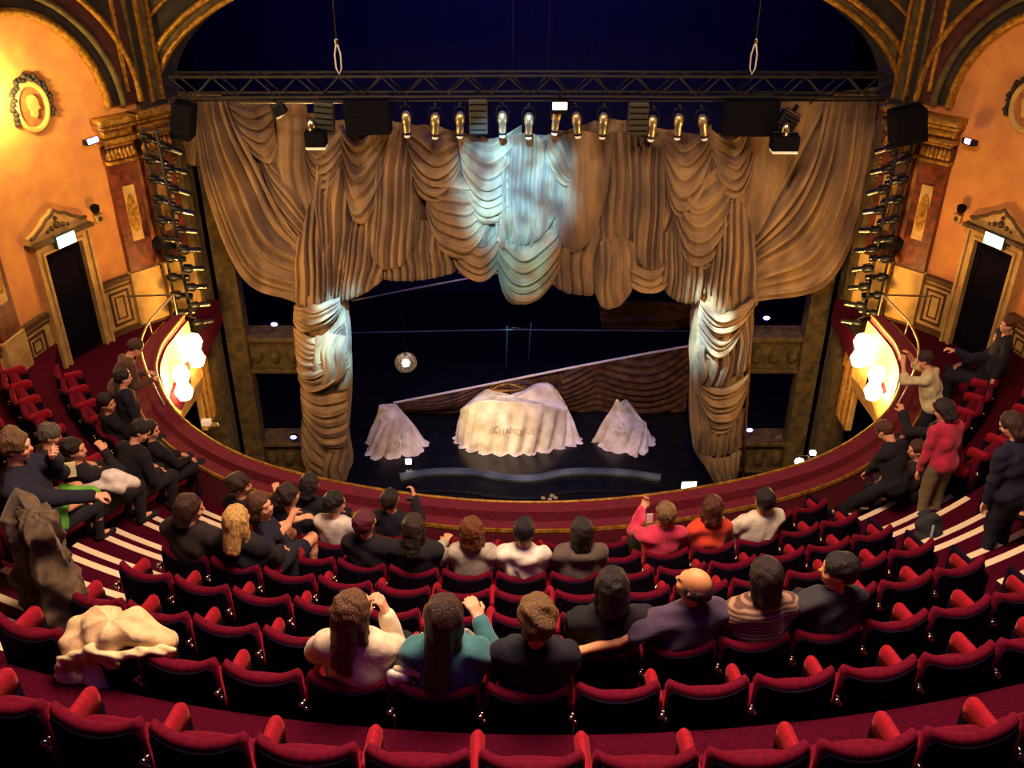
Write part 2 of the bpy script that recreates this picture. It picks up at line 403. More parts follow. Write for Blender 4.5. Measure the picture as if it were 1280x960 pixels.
for side, sn in ((-1,'left'), (1,'right')):
    wg = wallgrid(side, _s[0], _s[-1], 3.5, 15.6, 0, 120, close=False)
    wall = setp(wg.build('wall_'+sn, M['orange'], smooth=True), kind='structure')
    # dado either side of the door
    for (a, b, zb) in ((.62, 2.2, zf), (-1.9, -.62, zf+.3), (-7.0, -1.9, zf+.55)):
        wallgrid(side, a, b, zb-.5, zf+1.02, .05, 20).build('dado', M['dado'], wall)
        q = wallgrid(side, a, b, zf+1.0, zf+1.08, .11, 20); q2 = wallgrid(side, a, b, zf+.9, zf+.935, .075, 20); q.add(q2.v, q2.f)
        q2 = wallgrid(side, a, b, zb, zb+.12, .075, 20); q.add(q2.v, q2.f)
        q.build('dado_rail', M['dado_line'], wall)
    pm = MB()
    for (a, b, zb) in ((.72,1.12,zf+.2), (1.3,1.75,zf+.2), (-1.2,-.78,zf+.42), (-1.8,-1.35,zf+.42), (-2.7,-2.0,zf+.62), (-3.6,-2.9,zf+.62)):
        frame_on(side, pm, a, b, zb, zf+.84, .035, 0, .08)
        frame_on(side, pm, a+.1, b-.1, zb+.1, zf+.74, .022, 0, .07)
    pm.build('dado_moulding', M['dado_line'], wall)
    # marble pilasters with gilded capitals
    for (a, b) in ((1.22, 1.72), (1.86, 2.45), (-1.85, -1.35)):
        wallgrid(side, a, b, zf+1.08, 8.35, .13, 10).build('pilaster', M['marble'], wall)
        g2 = MB()
        for (da, z0, z1, off) in ((.03,8.0,8.06,.17),(.0,8.3,8.36,.17),(.05,8.36,8.44,.22),(.02,8.46,8.62,.19),(.08,8.62,8.68,.28),(.1,8.7,8.8,.33)):
            q = wallgrid(side, a-da, b+da, z0, z1, off, 10); g2.add(q.v, q.f)
        for k in range(7):      # leafy blobs of the capital
            q = MB().lathe([(0,0),(.05,.02),(.06,.09),(.03,.17),(0,.2)], wp(side, a+(b-a)*(k+.5)/7, 8.08, .15), 8); g2.add(q.v, q.f)
        g2.build('capital', M['gold'], wall, True)
        q = wallgrid(side, a-.03, b+.03, 8.1, 8.3, .14, 10); q.build('frieze', M['arch_red'], wall)
        q = wallpoly(side, [(a+.16,6.6),(b-.14,6.6),(b-.14,7.6),(a+.16,7.6)], .12, .16); q.build('pilaster_panel', M['dado'], wall)
        q = wallpoly(side, [((a+b)/2+.09*math.cos(t*PI/6), 7.1+.34*math.sin(t*PI/6)) for t in range(12)], .15, .185); q.build('pilaster_ornament', M['gold'], wall)
        wallgrid(side, a-.03, b+.03, zf+.1, zf+1.12, .17, 8).build('pilaster_base', M['dado'], wall)
    # cornice shelf with brackets beside the near pilaster
    q = wallgrid(side, -4.2, -1.3, 8.72, 8.82, .34, 20); q2 = wallgrid(side, -4.2, -1.3, 8.5, 8.7, .2, 20); q.add(q2.v, q2.f); q.build('cornice', M['gold'], wall)
    # dark vault above the arches
    R0 = 1.5; zc = 8.95; N = 40
    def arc(R, n=N): return [(R*.98*math.cos(PI*k/n)-.08, zc+R*1.08*math.sin(PI*k/n)) for k in range(n+1)]
    for (Ra, Rb_, off, mm, nm) in ((1.52,1.62,.16,'gold','arch_bead'), (1.62,1.78,.10,'arch_dark','arch_band'), (1.78,1.86,.18,'olive','arch_moulding'), (1.86,2.1,.12,'arch_red','arch_band'), (2.1,2.17,.2,'gold','arch_moulding')):
        A = arc(Ra); B = arc(Rb_)
        g = MB().grid([[wp(side,s,z,-.01) for s,z in A], [wp(side,s,z,off) for s,z in A], [wp(side,s,z,off) for s,z in B], [wp(side,s,z,-.01) for s,z in B]])
        g.build(nm, M[mm], wall, True)
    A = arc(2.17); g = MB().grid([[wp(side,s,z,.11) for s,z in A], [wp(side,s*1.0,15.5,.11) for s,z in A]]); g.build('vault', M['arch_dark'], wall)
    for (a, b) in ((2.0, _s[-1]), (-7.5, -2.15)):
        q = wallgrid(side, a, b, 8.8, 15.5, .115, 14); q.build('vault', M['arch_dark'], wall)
    for k, sx in enumerate((1.78, 2.0, 2.2, 2.42)):       # upright gilded ribs
        q = wallgrid(side, sx, sx+.055, 9.15 if k < 2 else 8.9, 15.4, .17, 2); q.build('rib', M['gold' if k != 1 else 'olive'], wall)
    q = wallgrid(side, 1.84, 1.99, 9.2, 15.4, .14, 3); q.build('rib_panel', M['arch_red'], wall)
    q = wallgrid(side, 2.26, 2.41, 8.9, 15.4, .14, 3); q.build('rib_panel', M['olive'], wall)
    # medallion with a profile bust
    mc = (.16, 9.2); g = MB(); prof = [(.27,.0),(.29,.05),(.33,.07),(.36,.05),(.37,0)]
    G = [[wp(side, mc[0]+r*.86*math.cos(2*PI*k/36), mc[1]+r*1.12*math.sin(2*PI*k/36), off) for k in range(37)] for r, off in prof]
    g.grid(G); g.build('medallion_frame', M['dado'], wall, True)
    g = wallpoly(side, [(mc[0]+.27*.86*math.cos(2*PI*k/30), mc[1]+.27*1.12*math.sin(2*PI*k/30)) for k in range(30)], 0, .02); g.build('medallion_ground', M['medal'], wall)
    bust = [(0,-.17),(.05,-.13),(.07,-.05),(.13,-.03),(.10,.02),(.115,.07),(.08,.15),(.02,.19),(-.06,.17),(-.10,.10),(-.09,.02),(-.06,-.04),(-.06,-.12)]
    g = wallpoly(side, [(mc[0]+a*.9*(-side if side > 0 else 1), mc[1]+b) for a, b in bust], .0, .07); g.build('medallion_bust', M['dado'], wall)
    g = MB()
    for k in range(26):
        a = PI*(-.12+1.24*k/25); rr = .41+.03*math.sin(k*2.1)
        q = MB().lathe([(0,0),(.05,.0),(.045,.04),(.02,.07),(0,.08)], wp(side, mc[0]+rr*.86*math.cos(a), mc[1]+rr*1.12*math.sin(a)-.03, .03), 7); g.add(q.v, q.f)
    g.build('medallion_wreath', M['arch_dark'], wall, True)
    # ---- door with carved pediment
    g = MB(); dz = zf+2.02; hw = .40
    for (a, b, off) in ((hw, hw+.05, .14), (hw+.05, hw+.14, .10), (hw+.14, hw+.19, .15)):
        for sg in (-1, 1):
            q = wallgrid(side, min(sg*a, sg*b), max(sg*a, sg*b), zf, dz+(a-hw), off, 3); g.add(q.v, q.f)
        q = wallgrid(side, -b, b, dz+(a-hw), dz+(b-hw), off, 6); g.add(q.v, q.f)
    door = empty('door_1' if side < 0 else 'door_2', wp(side, 0, zf, 0), kind='structure')
    def pd(mb, nm, m, sm=False):
        o = mb.build(nm, m, door, sm); o.location = -door.location; return o
    pd(g, 'door_frame', M['dado'])
    pd(wallgrid(side, -hw, hw, zf, dz, .03, 6), 'door_leaf', M['door'])
    q = MB(); frame_on(side, q, -hw+.08, hw-.08, zf+.15, zf+.85, .025, 0, .05); frame_on(side, q, -hw+.08, hw-.08, zf+.98, dz-.12, .025, 0, .05); pd(q, 'door_moulding', M['door'])
    pd(wallgrid(side, -.66, .66, dz+.19, dz+.25, .22, 8), 'cornice_shelf', M['dado_line'])
    ped = [(-.62,0),(.62,0),(.60,.10),(.52,.11),(.40,.17),(.30,.22),(.20,.30),(.08,.34),(0,.41),(-.08,.34),(-.20,.30),(-.30,.22),(-.40,.17),(-.52,.11),(-.60,.10)]
    pd(wallpoly(side, [(a, dz+.25+b) for a, b in ped], 0, .09), 'pediment', M['dado'])
    q = MB().tube([wp(side, a, dz+.25+b, .12) for a, b in ped[2:]], .028, 6); pd(q, 'pediment_scroll', M['dado_line'], True)
    q = MB()
    for (a, b, r) in ((0,.15,.07),(-.12,.12,.05),(.12,.12,.05),(-.22,.09,.035),(.22,.09,.035),(0,.26,.04)):
        q.lathe([(0,-r),(r*.8,-r*.5),(r,0),(r*.8,r*.5),(0,r)], wp(side, a, dz+.25+b, .1), 8)
    pd(q, 'carved_cartouche', M['dado_line'], True)
    # ---- things on the wall
    p = wp(side, .0 if side < 0 else -.05, 0, .2); tdir = (wp(side, .1, 0)-wp(side, -.1, 0)).normalized()
    rz = math.atan2(tdir.y, tdir.x)
    ex = empty('exit_sign', (p.x, p.y, dz+.16), rz, 'brightly lit green-white box sign over the dark door in the %s wall' % sn, 'exit sign', 'signs over the doors')
    MB().box((0,0,0), (.40,.09,.22), bev=.012).build('case', M['grey'], ex)
    MB().box((0,-.052*(1 if side < 0 else 1) if True else 0,0), (.36,.02,.19), bev=.006).build('lit_face', M['exit'], ex) if side < 0 else MB().box((0,.052,0), (.36,.02,.19), bev=.006).build('lit_face', M['exit'], ex)
    p = wp(side, .82, dz+.42, .10)
    cm = empty('camera_dome', p, rz, 'small black dome fixed on the ochre %s wall beside the door pediment' % sn, 'camera', 'black domes beside the doors')
    MB().lathe([(0,-.08),(.05,-.07),(.075,-.02),(.075,.05),(.05,.07),(0,.07)], (0,0,0), 14).build('dome', M['black'], cm, True)
    MB().box((0,.04 if side < 0 else -.04,0), (.05,.12,.04)).build('bracket', M['blackmetal'], cm)
    p = wp(side, .90, dz+.2, .03)
    sp = empty('wall_speaker_plate', p, rz, 'small square pale plate with round centre on the %s wall by the door' % sn, 'wall plate', 'plates beside the doors')
    MB().box((0,0,0), (.17,.04,.15), bev=.01).build('plate', M['dado'], sp)
    MB().lathe([(0,-.025),(.04,-.025),(.05,0),(.04,.025),(0,.025)], (0,-.01 if side < 0 else .01,0), 12, Matrix.Rotation(PI/2,3,'X')).build('grille', M['dado_line'], sp, True)
    p = wp(side, .95, 8.5, .22) if side < 0 else wp(side, .9, 8.5, .22)
    bl = empty('blue_wall_lamp', p, rz, 'glowing blue-white lamp box high on the %s wall by the gilded capital' % sn, 'lamp', 'blue lamps on the side walls')
    MB().box((0,0,0), (.26,.12,.1), bev=.02).build('housing', M['blackmetal'], bl)
    yy = -.05 if side < 0 else .05
    MB().box((0,yy,.015), (.23 if side < 0 else .12,.05,.085), bev=.02).build('lit_lens', M['bluelamp'], bl)
# ---- proscenium wall with an elliptical arch
EA, EB, EZ = 6.48, 2.62, 8.8; YP = 17.2
def el(t, d=0): return (AX+(EA+d)*math.cos(t), EZ+(EB+d)*math.sin(t))
T = [PI*k/80 for k in range(81)]
g = MB(); g.grid([[Vector((el(t)[0], YP+.9, el(t)[1])) for t in T], [Vector((el(t)[0], YP, el(t)[1])) for t in T], [Vector((AX+8.6*math.cos(t) if abs(math.cos(t))>.02 else AX, YP, 15.5)) for t in T]])
arch = setp(g.build('wall_stage', M['arch_dark'], smooth=True), kind='structure')
for (d0, d1, off, mm, nm) in ((0,.09,.10,'gold','arch_bead'),(.09,.2,.05,'olive','arch_moulding'),(.2,.3,.12,'gold','arch_moulding'),(.3,.62,.04,'arch_dark','arch_band'),(.62,.68,.1,'gold','arch_bead'),(.68,1.0,.05,'olive','arch_band'),(1.0,1.06,.1,'olive','arch_moulding')):
    g = MB().grid([[Vector((el(t,a)[0], YP-o, el(t,a)[1])) for t in T] for a, o in ((d0,-.02),(d0,off),(d1,off),(d1,-.02))])
    g.build(nm, M[mm], arch, True)
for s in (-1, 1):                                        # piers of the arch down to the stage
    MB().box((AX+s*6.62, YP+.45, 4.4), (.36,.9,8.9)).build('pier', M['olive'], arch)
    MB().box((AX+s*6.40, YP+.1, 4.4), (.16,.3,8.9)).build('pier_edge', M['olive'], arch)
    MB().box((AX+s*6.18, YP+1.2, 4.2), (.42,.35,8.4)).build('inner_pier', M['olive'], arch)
    bd = MB()
    for k in range(22): bd.lathe([(0,-.035),(.03,-.02),(.035,0),(.03,.02),(0,.035)], (AX+s*6.42, YP-.08, 7.4+k*.085), 8)
    bd.build('beading', M['gold'], arch, True)
# ---- stage boxes beside the opening (plaster fronts in the shade)
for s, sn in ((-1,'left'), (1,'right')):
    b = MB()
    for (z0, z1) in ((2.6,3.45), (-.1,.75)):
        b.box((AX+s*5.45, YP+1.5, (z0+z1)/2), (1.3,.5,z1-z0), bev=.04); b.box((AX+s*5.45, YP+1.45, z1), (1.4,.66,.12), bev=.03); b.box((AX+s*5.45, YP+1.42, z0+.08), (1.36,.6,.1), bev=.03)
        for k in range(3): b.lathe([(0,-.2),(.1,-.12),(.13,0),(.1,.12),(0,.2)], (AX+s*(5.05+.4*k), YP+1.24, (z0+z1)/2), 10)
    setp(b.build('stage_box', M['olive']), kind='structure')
# ---- stage floor, backcloths, pit, ceiling
setp(MB().box((AX, 25.0, -.15), (26, 15.6, .3)).build('stage_floor', M['stage']), kind='structure')
setp(MB().box((AX, 13.2, -2.3), (17, 8.2, .2)).build('pit_floor', M['black']), kind='structure')
setp(MB().box((AX, 28.5, 7), (24,.2,16)).build('wall_back', M['backdrop']), kind='structure')
for s in (-1, 1): setp(MB().box((AX+s*9.5, 23.0, 7), (.2,11,16)).build('wall_wing', M['black']), kind='structure')
setp(MB().box((AX, 7, 15.7), (24,26,.2)).build('ceiling', M['arch_dark']), kind='structure')
setp(MB().box((AX, 23, 15.2), (20,11,.2)).build('ceiling_stage', M['black']), kind='structure')
# ================================================================== SEATS
def loft(sections, close_ends=True):
    n = len(sections); m = len(sections[0]); v = [p for s in sections for p in s]; f = []
    for i in range(n-1):
        for k in range(m): f.append((i*m+k, i*m+(k+1)%m, (i+1)*m+(k+1)%m, (i+1)*m+k))
    if close_ends: f.append(tuple(range(m-1,-1,-1))); f.append(tuple((n-1)*m+k for k in range(m)))
    return MB().add(v, f)
def seat_top(u): return .845+.058*abs(u)**2.4-(.05*max(0, abs(u)-.93)/.07)
def seat_back():
    S = []
    for i in range(25):
        u = -1+2*i/24; x = u*.247; yc = -.045*(1-u*u); zt = seat_top(u); e = 1-max(0, abs(u)-.9)*4
        r = .034*e; sec = [(yc+.05*e, .40), (yc+.055*e, .6), (yc+.045*e, zt-.06)]
        for k in range(7):
            a = PI*k/6; sec.append((yc+.012+r*math.cos(a), zt-r*.9+r*.9*math.sin(a)))
        sec += [(yc-.03*e, zt-.08), (yc-.03*e, .40)]
        S.append([Vector((x, y, z)) for y, z in sec])
    return loft(S)
def seat_shell():
    S = []
    for i in range(17):
        u = -1+2*i/16; x = u*.239; yc = -.045*(1-u*u); zt = seat_top(u)-.032
        S.append([Vector((x, yc-.018, .24)), Vector((x, yc-.016, zt)), Vector((x, yc-.034, zt-.012)), Vector((x, yc-.040, .26))])
    return loft(S)
def seat_pan():
    S = []
    for i in range(13):
        u = -1+2*i/12; x = u*.218; e = 1-max(0, abs(u)-.8)*1.2; c = .02*(1-u*u)
        S.append([Vector((x, y, z)) for y, z in ((.03,.34),(.03,.44+c),(.12,.46+c),(.36,.47+c),(.45*e,.455+c),(.475*e,.42),(.46*e,.36),(.4,.34))])
    return loft(S)
def seat_pan_up():
    S = []
    for i in range(13):
        u = -1+2*i/12; x = u*.216; e = 1-max(0, abs(u)-.8)*1.2; c = .015*(1-u*u)
        S.append([Vector((x, y, z)) for y, z in ((.075,.27),(.19,.25),(.225+c,.32),(.215+c,.54),(.20+c,.60*e+.57*(1-e)),(.165,.635-.02*(1-e)*5),(.12,.625-.02*(1-e)*5),(.085,.57))])
    return loft(S)
def arm_pad():
    S = []
    for i in range(15):
        t = i/14; y = .062+.27*t; q = max(0, (t-.8)/.2); w = .0365*math.sqrt(max(.22, 1-q**3)); z0 = .54; zz = .665+.008*t-.045*q**2
        S.append([Vector((x*w, y, z)) for x, z in ((-.9,z0),(-1,zz-.03),(-.8,zz-.008),(-.4,zz+.01),(0,zz+.015),(.4,zz+.01),(.8,zz-.008),(1,zz-.03),(.9,z0))])
    return loft(S)
def make_seat():
    r = empty('theatre_seat', (0,0,0), 0, 'x', 'seat')
    b = seat_back().build('backrest', M['velvet'], r, True)
    seat_shell().build('back_panel', M['back'], b, False)
    seat_pan_up().build('seat', M['velvet'], r, True)
    PANS['up'] = bpy.data.objects[r.name] and [q for q in bpy.data.objects if q.name == 'seat'][0].data; q = seat_pan().build('seat', M['velvet'], None, True); PANS['down'] = q.data; bpy.data.objects.remove(q)
    a = arm_pad().build('armrest', M['arm'], r, True); a.location = (-.265,0,0)
    MB().box((-.265,.205,.28), (.04,.28,.56), bev=.015).build('side_panel', M['back'], r)
    g = MB().box((-.265,-.045,.66), (.03,.03,.08), bev=.01)
    g.lathe([(0,-.012),(.022,-.01),(.024,0),(.018,.012),(0,.014)], (-.276,-.068,.675), 10, Matrix.Rotation(PI/2,3,'X')); g.lathe([(0,-.012),(.016,-.01),(.018,0),(.012,.012),(0,.014)], (-.252,-.068,.645), 10, Matrix.Rotation(PI/2,3,'X'))
    g.build('bracket', M['chrome'], r, True)
    return r
def end_standard(sgn, r):
    a = arm_pad().build('armrest', M['arm'], r, True); a.location = (.265,0,0)
    MB().box((.272,.15,.36), (.04,.44,.72), bev=.018).build('end_panel', M['back'], r)
PANS = {}; seat0 = make_seat(); index_kids(seat0); used0 = [False]
ORD = ['first','second','third','fourth','fifth','sixth','seventh','eighth','ninth','tenth','eleventh','twelfth','thirteenth','fourteenth','fifteenth','sixteenth','seventeenth']
ROWNAME = {'A':'nearest row','B':'second nearest row','C':'third nearest row','D':'fourth nearest row','E':'fifth nearest row','F':'third row behind the rail','G':'second row behind the rail','H':'row right behind the rail','I':'short row against the rail'}
def place_seat(p, rz, label, group, right_end=False):
    o = seat0 if not used0[0] else copy_tree(seat0); used0[0] = True
    o.location = p; o.rotation_euler = (0,0,rz); o['label'] = label; o['category'] = 'seat'; o['group'] = group
    if right_end: end_standard(1, o)
    return o
def arcpos(r, x):
    yb, z, R = ROWS[r]; ph = math.asin((x-RX)/R); return Vector((x, yb+R-R*math.cos(ph), z)), ph
def arcx(r, x0, k, pitch=.53):
    R = ROWS[r][2]; ph = math.asin((x0-RX)/R)+k*pitch/R; return RX+R*math.sin(ph)
LIM = {'A':(-4.2,4.4),'B':(-3.45,4.5),'C':(-3.35,4.4),'D':(-3.3,4.35),'E':(-3.3,4.4),'F':(-3.3,4.3),'G':(-3.3,4.3),'H':(-3.3,4.2)}
SEATS = []; SIDESEATS = []
for r in 'ABCDEFGH':
    lo, hi = LIM[r]; xsr = [arcx(r, .09, k) for k in range(-10, 11)]; xsr = [x for x in xsr if lo+.2 < x < hi-.2]
    for i, x in enumerate(xsr):
        p, ph = arcpos(r, x)
        lab = 'red velvet seat, %s from left end, %s' % (ORD[i], ROWNAME[r])
        o = place_seat(p, ph, lab, 'red seats of the middle block', i == len(xsr)-1); SEATS.append((r, x, o))
for side in (-1, 1):
    for r in 'DEFGH':
        R = ROWS[r][2]; x0 = -4.85 if side < 0 else 5.95
        if r == 'I': x0 = -5.75 if side < 0 else 6.3
        n = 0; sn = 'left' if side < 0 else 'right'
        for k in range(12):
            try: x = arcx(r, x0, side*k)
            except ValueError: break
            if abs((x-RX)/R) > .985: break
            p, ph = arcpos(r, x)
            lim = 7.75 if p.y < 13.2 else 6.6
            if abs(p.x-AX) > lim or p.y > 14.0 or abs(ph) > 1.25: break
            if n and abs(ph-lastph) > .5: break
            if r in 'DE' and abs(x) > 7.2: break
            if r == 'I' and p.y > 13.6: break
            lab = 'red velvet seat, %s side block, %s from aisle, %s' % (sn, ORD[n], ROWNAME[r])
            SIDESEATS.append((r, x, place_seat(p, ph, lab, 'red seats of the side blocks', False))); lastph = ph; n += 1
# ---- slim brass guard rail along the ends of the balcony rail
for side in (-1, 1):
    P = []
    for p in RAIL:
        if p.y > 12.0 and (p.x-AX)*side > 0: P.append(p)
    P.sort(key=lambda q: q.y)
    def inn(q, d=.3): 
        c = Vector((AX, 9, q.z)); v = (q-c); v.z = 0; v.normalize(); return q+v*d
    pts = [inn(P[0], .2)+Vector((0,0,.02))]+[inn(q)+Vector((0,0,.30)) for q in P[2:]]
    pts.append(Vector((pts[-1].x+side*.9, pts[-1].y+.15, pts[-1].z-.1)))
    g = empty('guard_rail', (pts[-2].x, pts[-2].y, 4.9), 0, 'thin curved brass guard rail above the plush at the %s end of the balcony' % ('left' if side < 0 else 'right'), 'guard rail', 'brass guard rails')
    o = MB().tube(pts, .017, 7).build('handrail', M['brass'], g, True); o.location = -g.location
    for q in (pts[4], pts[len(pts)//2], pts[-2]):
        b = q.copy(); b.z = 4.9 if q is pts[-2] else 5.45
        o = MB().tube([b, q], .014, 6).build('post', M['brass'], g, True); o.location = -g.location
# ================================================================== STAGE CURTAIN
YC = 17.95
def wpx(px, py, y): p = W(px, py, y=y); return np.array((p.x, p.z))
def patch(T, B, n, mode='h', bulge=.25, amp=.06, depth=0.0, nu=60, nv=44, seed=0, sharp=.8, warp=.6, yc=None, hem=.06, gather=.5):
    """a swag of cloth between an upper line T and a lower line B; folds run along ('h') or down ('v') it"""
    yc = YC if yc is None else yc; rs = random.Random(seed+17)
    if len(B) == 3:      # a rounder hem than a spline through three points
        (xa,ya),(xm,ym),(xb,yb) = B; s_ = ym-(ya+yb)/2; B = []
        for q in range(13):
            w_ = q/12; B.append(((1-w_)**2*xa+2*w_*(1-w_)*(2*xm-(xa+xb)/2)+w_*w_*xb, ya+(yb-ya)*w_+s_*(1-abs(2*w_-1)**2.7)))
    Tp = catmull([wpx(a,b,yc) for a,b in T], nu); Bp = catmull([wpx(a,b,yc) for a,b in B], nu)
    ph = [rs.uniform(0,6.28) for _ in range(6)]; G = []
    def fold(t, s):
        q = n*t+.35*math.sin(2.3*t*n/3+ph[0])+warp*.35*math.sin(3*s+ph[1])+.12*math.sin(9*s+ph[2])
        a = abs(math.sin(PI*q))**sharp*.75+.25*abs(math.sin(PI*q*1.9+ph[3]))
        k = (.6+.4*math.sin(1.7*math.floor(q)+ph[4])**2)
        return a*k
    for j in range(nv+1):
        v = j/nv; row = []
        for i in range(nu+1):
            u = i/nu; p = Tp[i]*(1-v)+Bp[i]*v
            if mode == 'h':
                f = fold(v, u); ev = (gather+(1-gather)*math.sin(PI*u)**.7); bu = bulge*math.sin(PI*u)**.6*(.25+.75*math.sin(PI*min(1,.2+.8*v)*.93))
            else:
                f = fold(u, v); ev = (gather+(1-gather)*math.sin(PI*min(1,.08+.9*v))**.6); bu = bulge*math.sin(PI*u)**.55*(.2+.8*math.sin(PI*(.12+.84*v)))
            e = min(1, (1-v)/hem)**.5 if hem and v > 1-hem else 1
            d = depth*.8+bu*(.35+.65*e)*.8+(2.7 if mode == 'v' else 2.4)*amp*ev*(f-.4)*(.5+.5*e)+.012*math.sin(11*u+5*v+ph[5])
            row.append(Vector((p[0], yc-d, p[1])))
        G.append(row)
    # turn the hem under
    G.append([Vector((q.x, q.y+.10+bulge*.4, q.z+.02)) for q in G[-1]])
    return MB().grid(G)
curt = empty('stage_curtain', (AX, YC, 8.6), 0, 'huge swagged old-gold stage curtain of ruched scallops under the lighting truss', 'curtain')
def swag(*a, m='cloth', parent=None, name='swag', **k):
    par = parent or curt
    o = patch(*a, **k).build(name, M[m], par, True); o.location = -par.location; return o
# backing cloth, then the layers in front of it
swag([(208,112),(277,119),(346,126),(415,148),(484,150),(553,158),(622,172),(691,165),(760,148),(829,160),(898,165),(967,150),(1036,118),(1106,108)], [(352,350),(470,325),(640,330),(830,335),(955,350)], 34, 'v', bulge=.12, amp=.10, depth=.0, nu=240, nv=50, name='backing_cloth', hem=.05, gather=.7)
S = []
S.append(dict(T=[(205,108),(225,112),(250,120)], B=[(216,188),(228,198),(246,206)], n=3, mode='v', bulge=.08, amp=.07, depth=.10))
S.append(dict(T=[(1060,118),(1080,114),(1106,110)], B=[(1060,205),(1078,212),(1092,190)], n=3, mode='v', bulge=.08, amp=.07, depth=.02))
# broad flat panels
S.append(dict(T=[(300,122),(340,124),(384,126)], B=[(335,262),(372,290),(400,262)], n=3, mode='v', bulge=.14, amp=.05, depth=.12))
S.append(dict(T=[(900,150),(950,128),(1012,122)], B=[(905,240),(936,292),(975,262)], n=3, mode='v', bulge=.14, amp=.05, depth=.12))
# the two long outer sweeps
S.append(dict(T=[(286,121),(318,180),(350,245),(380,300)], B=[(240,122),(262,235),(308,345),(372,377)], n=7, mode='h', bulge=.38, amp=.20, depth=.06, nu=80, nv=80, gather=.35, sharp=.9))
S.append(dict(T=[(1030,121),(1008,190),(970,250),(938,300)], B=[(1106,112),(1084,232),(1034,350),(940,377)], n=8, mode='h', bulge=.38, amp=.20, depth=.06, nu=80, nv=80, gather=.35, sharp=.9))
S.append(dict(T=[(288,123),(314,130),(342,124)], B=[(300,150),(332,196),(350,178)], n=4, mode='h', bulge=.16, amp=.10, depth=.28))
S.append(dict(T=[(330,190),(355,215),(386,262)], B=[(330,200),(348,262),(384,305)], n=4, mode='h', bulge=.16, amp=.10, depth=.2))
# column heads (gathered diagonals)
S.append(dict(T=[(372,300),(400,240),(430,320)], B=[(372,372),(400,388),(424,360)], n=7, mode='v', bulge=.2, amp=.12, depth=.22))
S.append(dict(T=[(884,318),(915,240),(942,290)], B=[(876,358),(905,390),(944,374)], n=7, mode='v', bulge=.2, amp=.12, depth=.22))
# lowest scallops
S.append(dict(T=[(418,300),(450,262),(484,300)], B=[(416,368),(438,372),(480,346)], n=9, mode='v', bulge=.22, amp=.08, depth=.12))
S.append(dict(T=[(476,296),(520,270),(570,288)], B=[(480,346),(520,348),(570,338)], n=11, mode='v', bulge=.2, amp=.08, depth=.1))
S.append(dict(T=[(572,292),(600,300),(624,280)], B=[(566,322),(592,346),(624,334)], n=4, mode='h', bulge=.2, amp=.09, depth=.16))
S.append(dict(T=[(620,288),(655,296),(696,276)], B=[(622,334),(652,376),(702,330)], n=5, mode='h', bulge=.25, amp=.12, depth=.2, nv=60))
S.append(dict(T=[(690,268),(730,262),(775,280)], B=[(684,346),(720,366),(758,356)], n=7, mode='v', bulge=.22, amp=.08, depth=.1))
S.append(dict(T=[(742,300),(768,290),(795,300)], B=[(742,356),(764,382),(796,344)], n=6, mode='v', bulge=.2, amp=.06, depth=.16))
S.append(dict(T=[(784,322),(808,330),(836,318)], B=[(780,345),(808,362),(838,350)], n=3, mode='h', bulge=.16, amp=.08, depth=.12))
S.append(dict(T=[(826,290),(855,270),(886,300)], B=[(824,350),(856,376),(890,360)], n=10, mode='v', bulge=.22, amp=.08, depth=.14))
# middle tier
S.append(dict(T=[(388,205),(414,196),(444,212)], B=[(402,300),(416,330),(438,302)], n=4, mode='v', bulge=.26, amp=.12, depth=.26))
S.append(dict(T=[(464,165),(496,156),(526,172)], B=[(458,290),(486,330),(520,300)], n=6, mode='v', bulge=.30, amp=.12, depth=.28, nv=60))
S.append(dict(T=[(532,210),(570,214),(606,205)], B=[(534,262),(568,316),(612,280)], n=6, mode='h', bulge=.30, amp=.10, depth=.26, nv=60))
S.append(dict(T=[(618,240),(645,236),(676,240)], B=[(620,290),(642,310),(674,292)], n=5, mode='v', bulge=.22, amp=.10, depth=.28))
S.append(dict(T=[(752,170),(778,160),(806,170)], B=[(748,282),(774,304),(802,262)], n=6, mode='v', bulge=.2, amp=.08, depth=.16))
S.append(dict(T=[(790,180),(808,176),(830,184)], B=[(790,295),(806,330),(828,318)], n=4, mode='v', bulge=.22, amp=.12, depth=.26))
S.append(dict(T=[(838,200),(872,214),(914,180)], B=[(838,262),(868,332),(918,262)], n=6, mode='h', bulge=.28, amp=.11, depth=.24, nv=60))
# upper tier
S.append(dict(T=[(384,170),(408,176),(432,150)], B=[(384,192),(410,236),(436,192)], n=5, mode='h', bulge=.18, amp=.09, depth=.3))
S.append(dict(T=[(426,150),(456,166),(490,140)], B=[(432,200),(452,272),(484,208)], n=6, mode='h', bulge=.26, amp=.10, depth=.36, nv=60))
S.append(dict(T=[(504,146),(540,160),(572,172)], B=[(510,180),(536,246),(578,214)], n=6, mode='h', bulge=.26, amp=.11, depth=.36, nv=60))
S.append(dict(T=[(572,160),(612,166),(652,150)], B=[(582,236),(612,274),(652,236)], n=8, mode='h', bulge=.32, amp=.10, depth=.36, nv=70))
S.append(dict(T=[(624,165),(660,158),(696,176)], B=[(622,262),(652,298),(694,262)], n=6, mode='v', bulge=.34, amp=.10, depth=.38, nv=60))
S.append(dict(T=[(686,170),(722,156),(764,165)], B=[(692,262),(722,306),(758,232)], n=4, mode='v', bulge=.36, amp=.06, depth=.34, nv=60))
S.append(dict(T=[(690,150),(706,180),(716,200)], B=[(680,185),(692,212),(712,222)], n=4, mode='h', bulge=.1, amp=.08, depth=.62))
S.append(dict(T=[(822,158),(852,170),(886,150)], B=[(826,196),(848,264),(886,206)], n=6, mode='h', bulge=.26, amp=.09, depth=.36, nv=60))
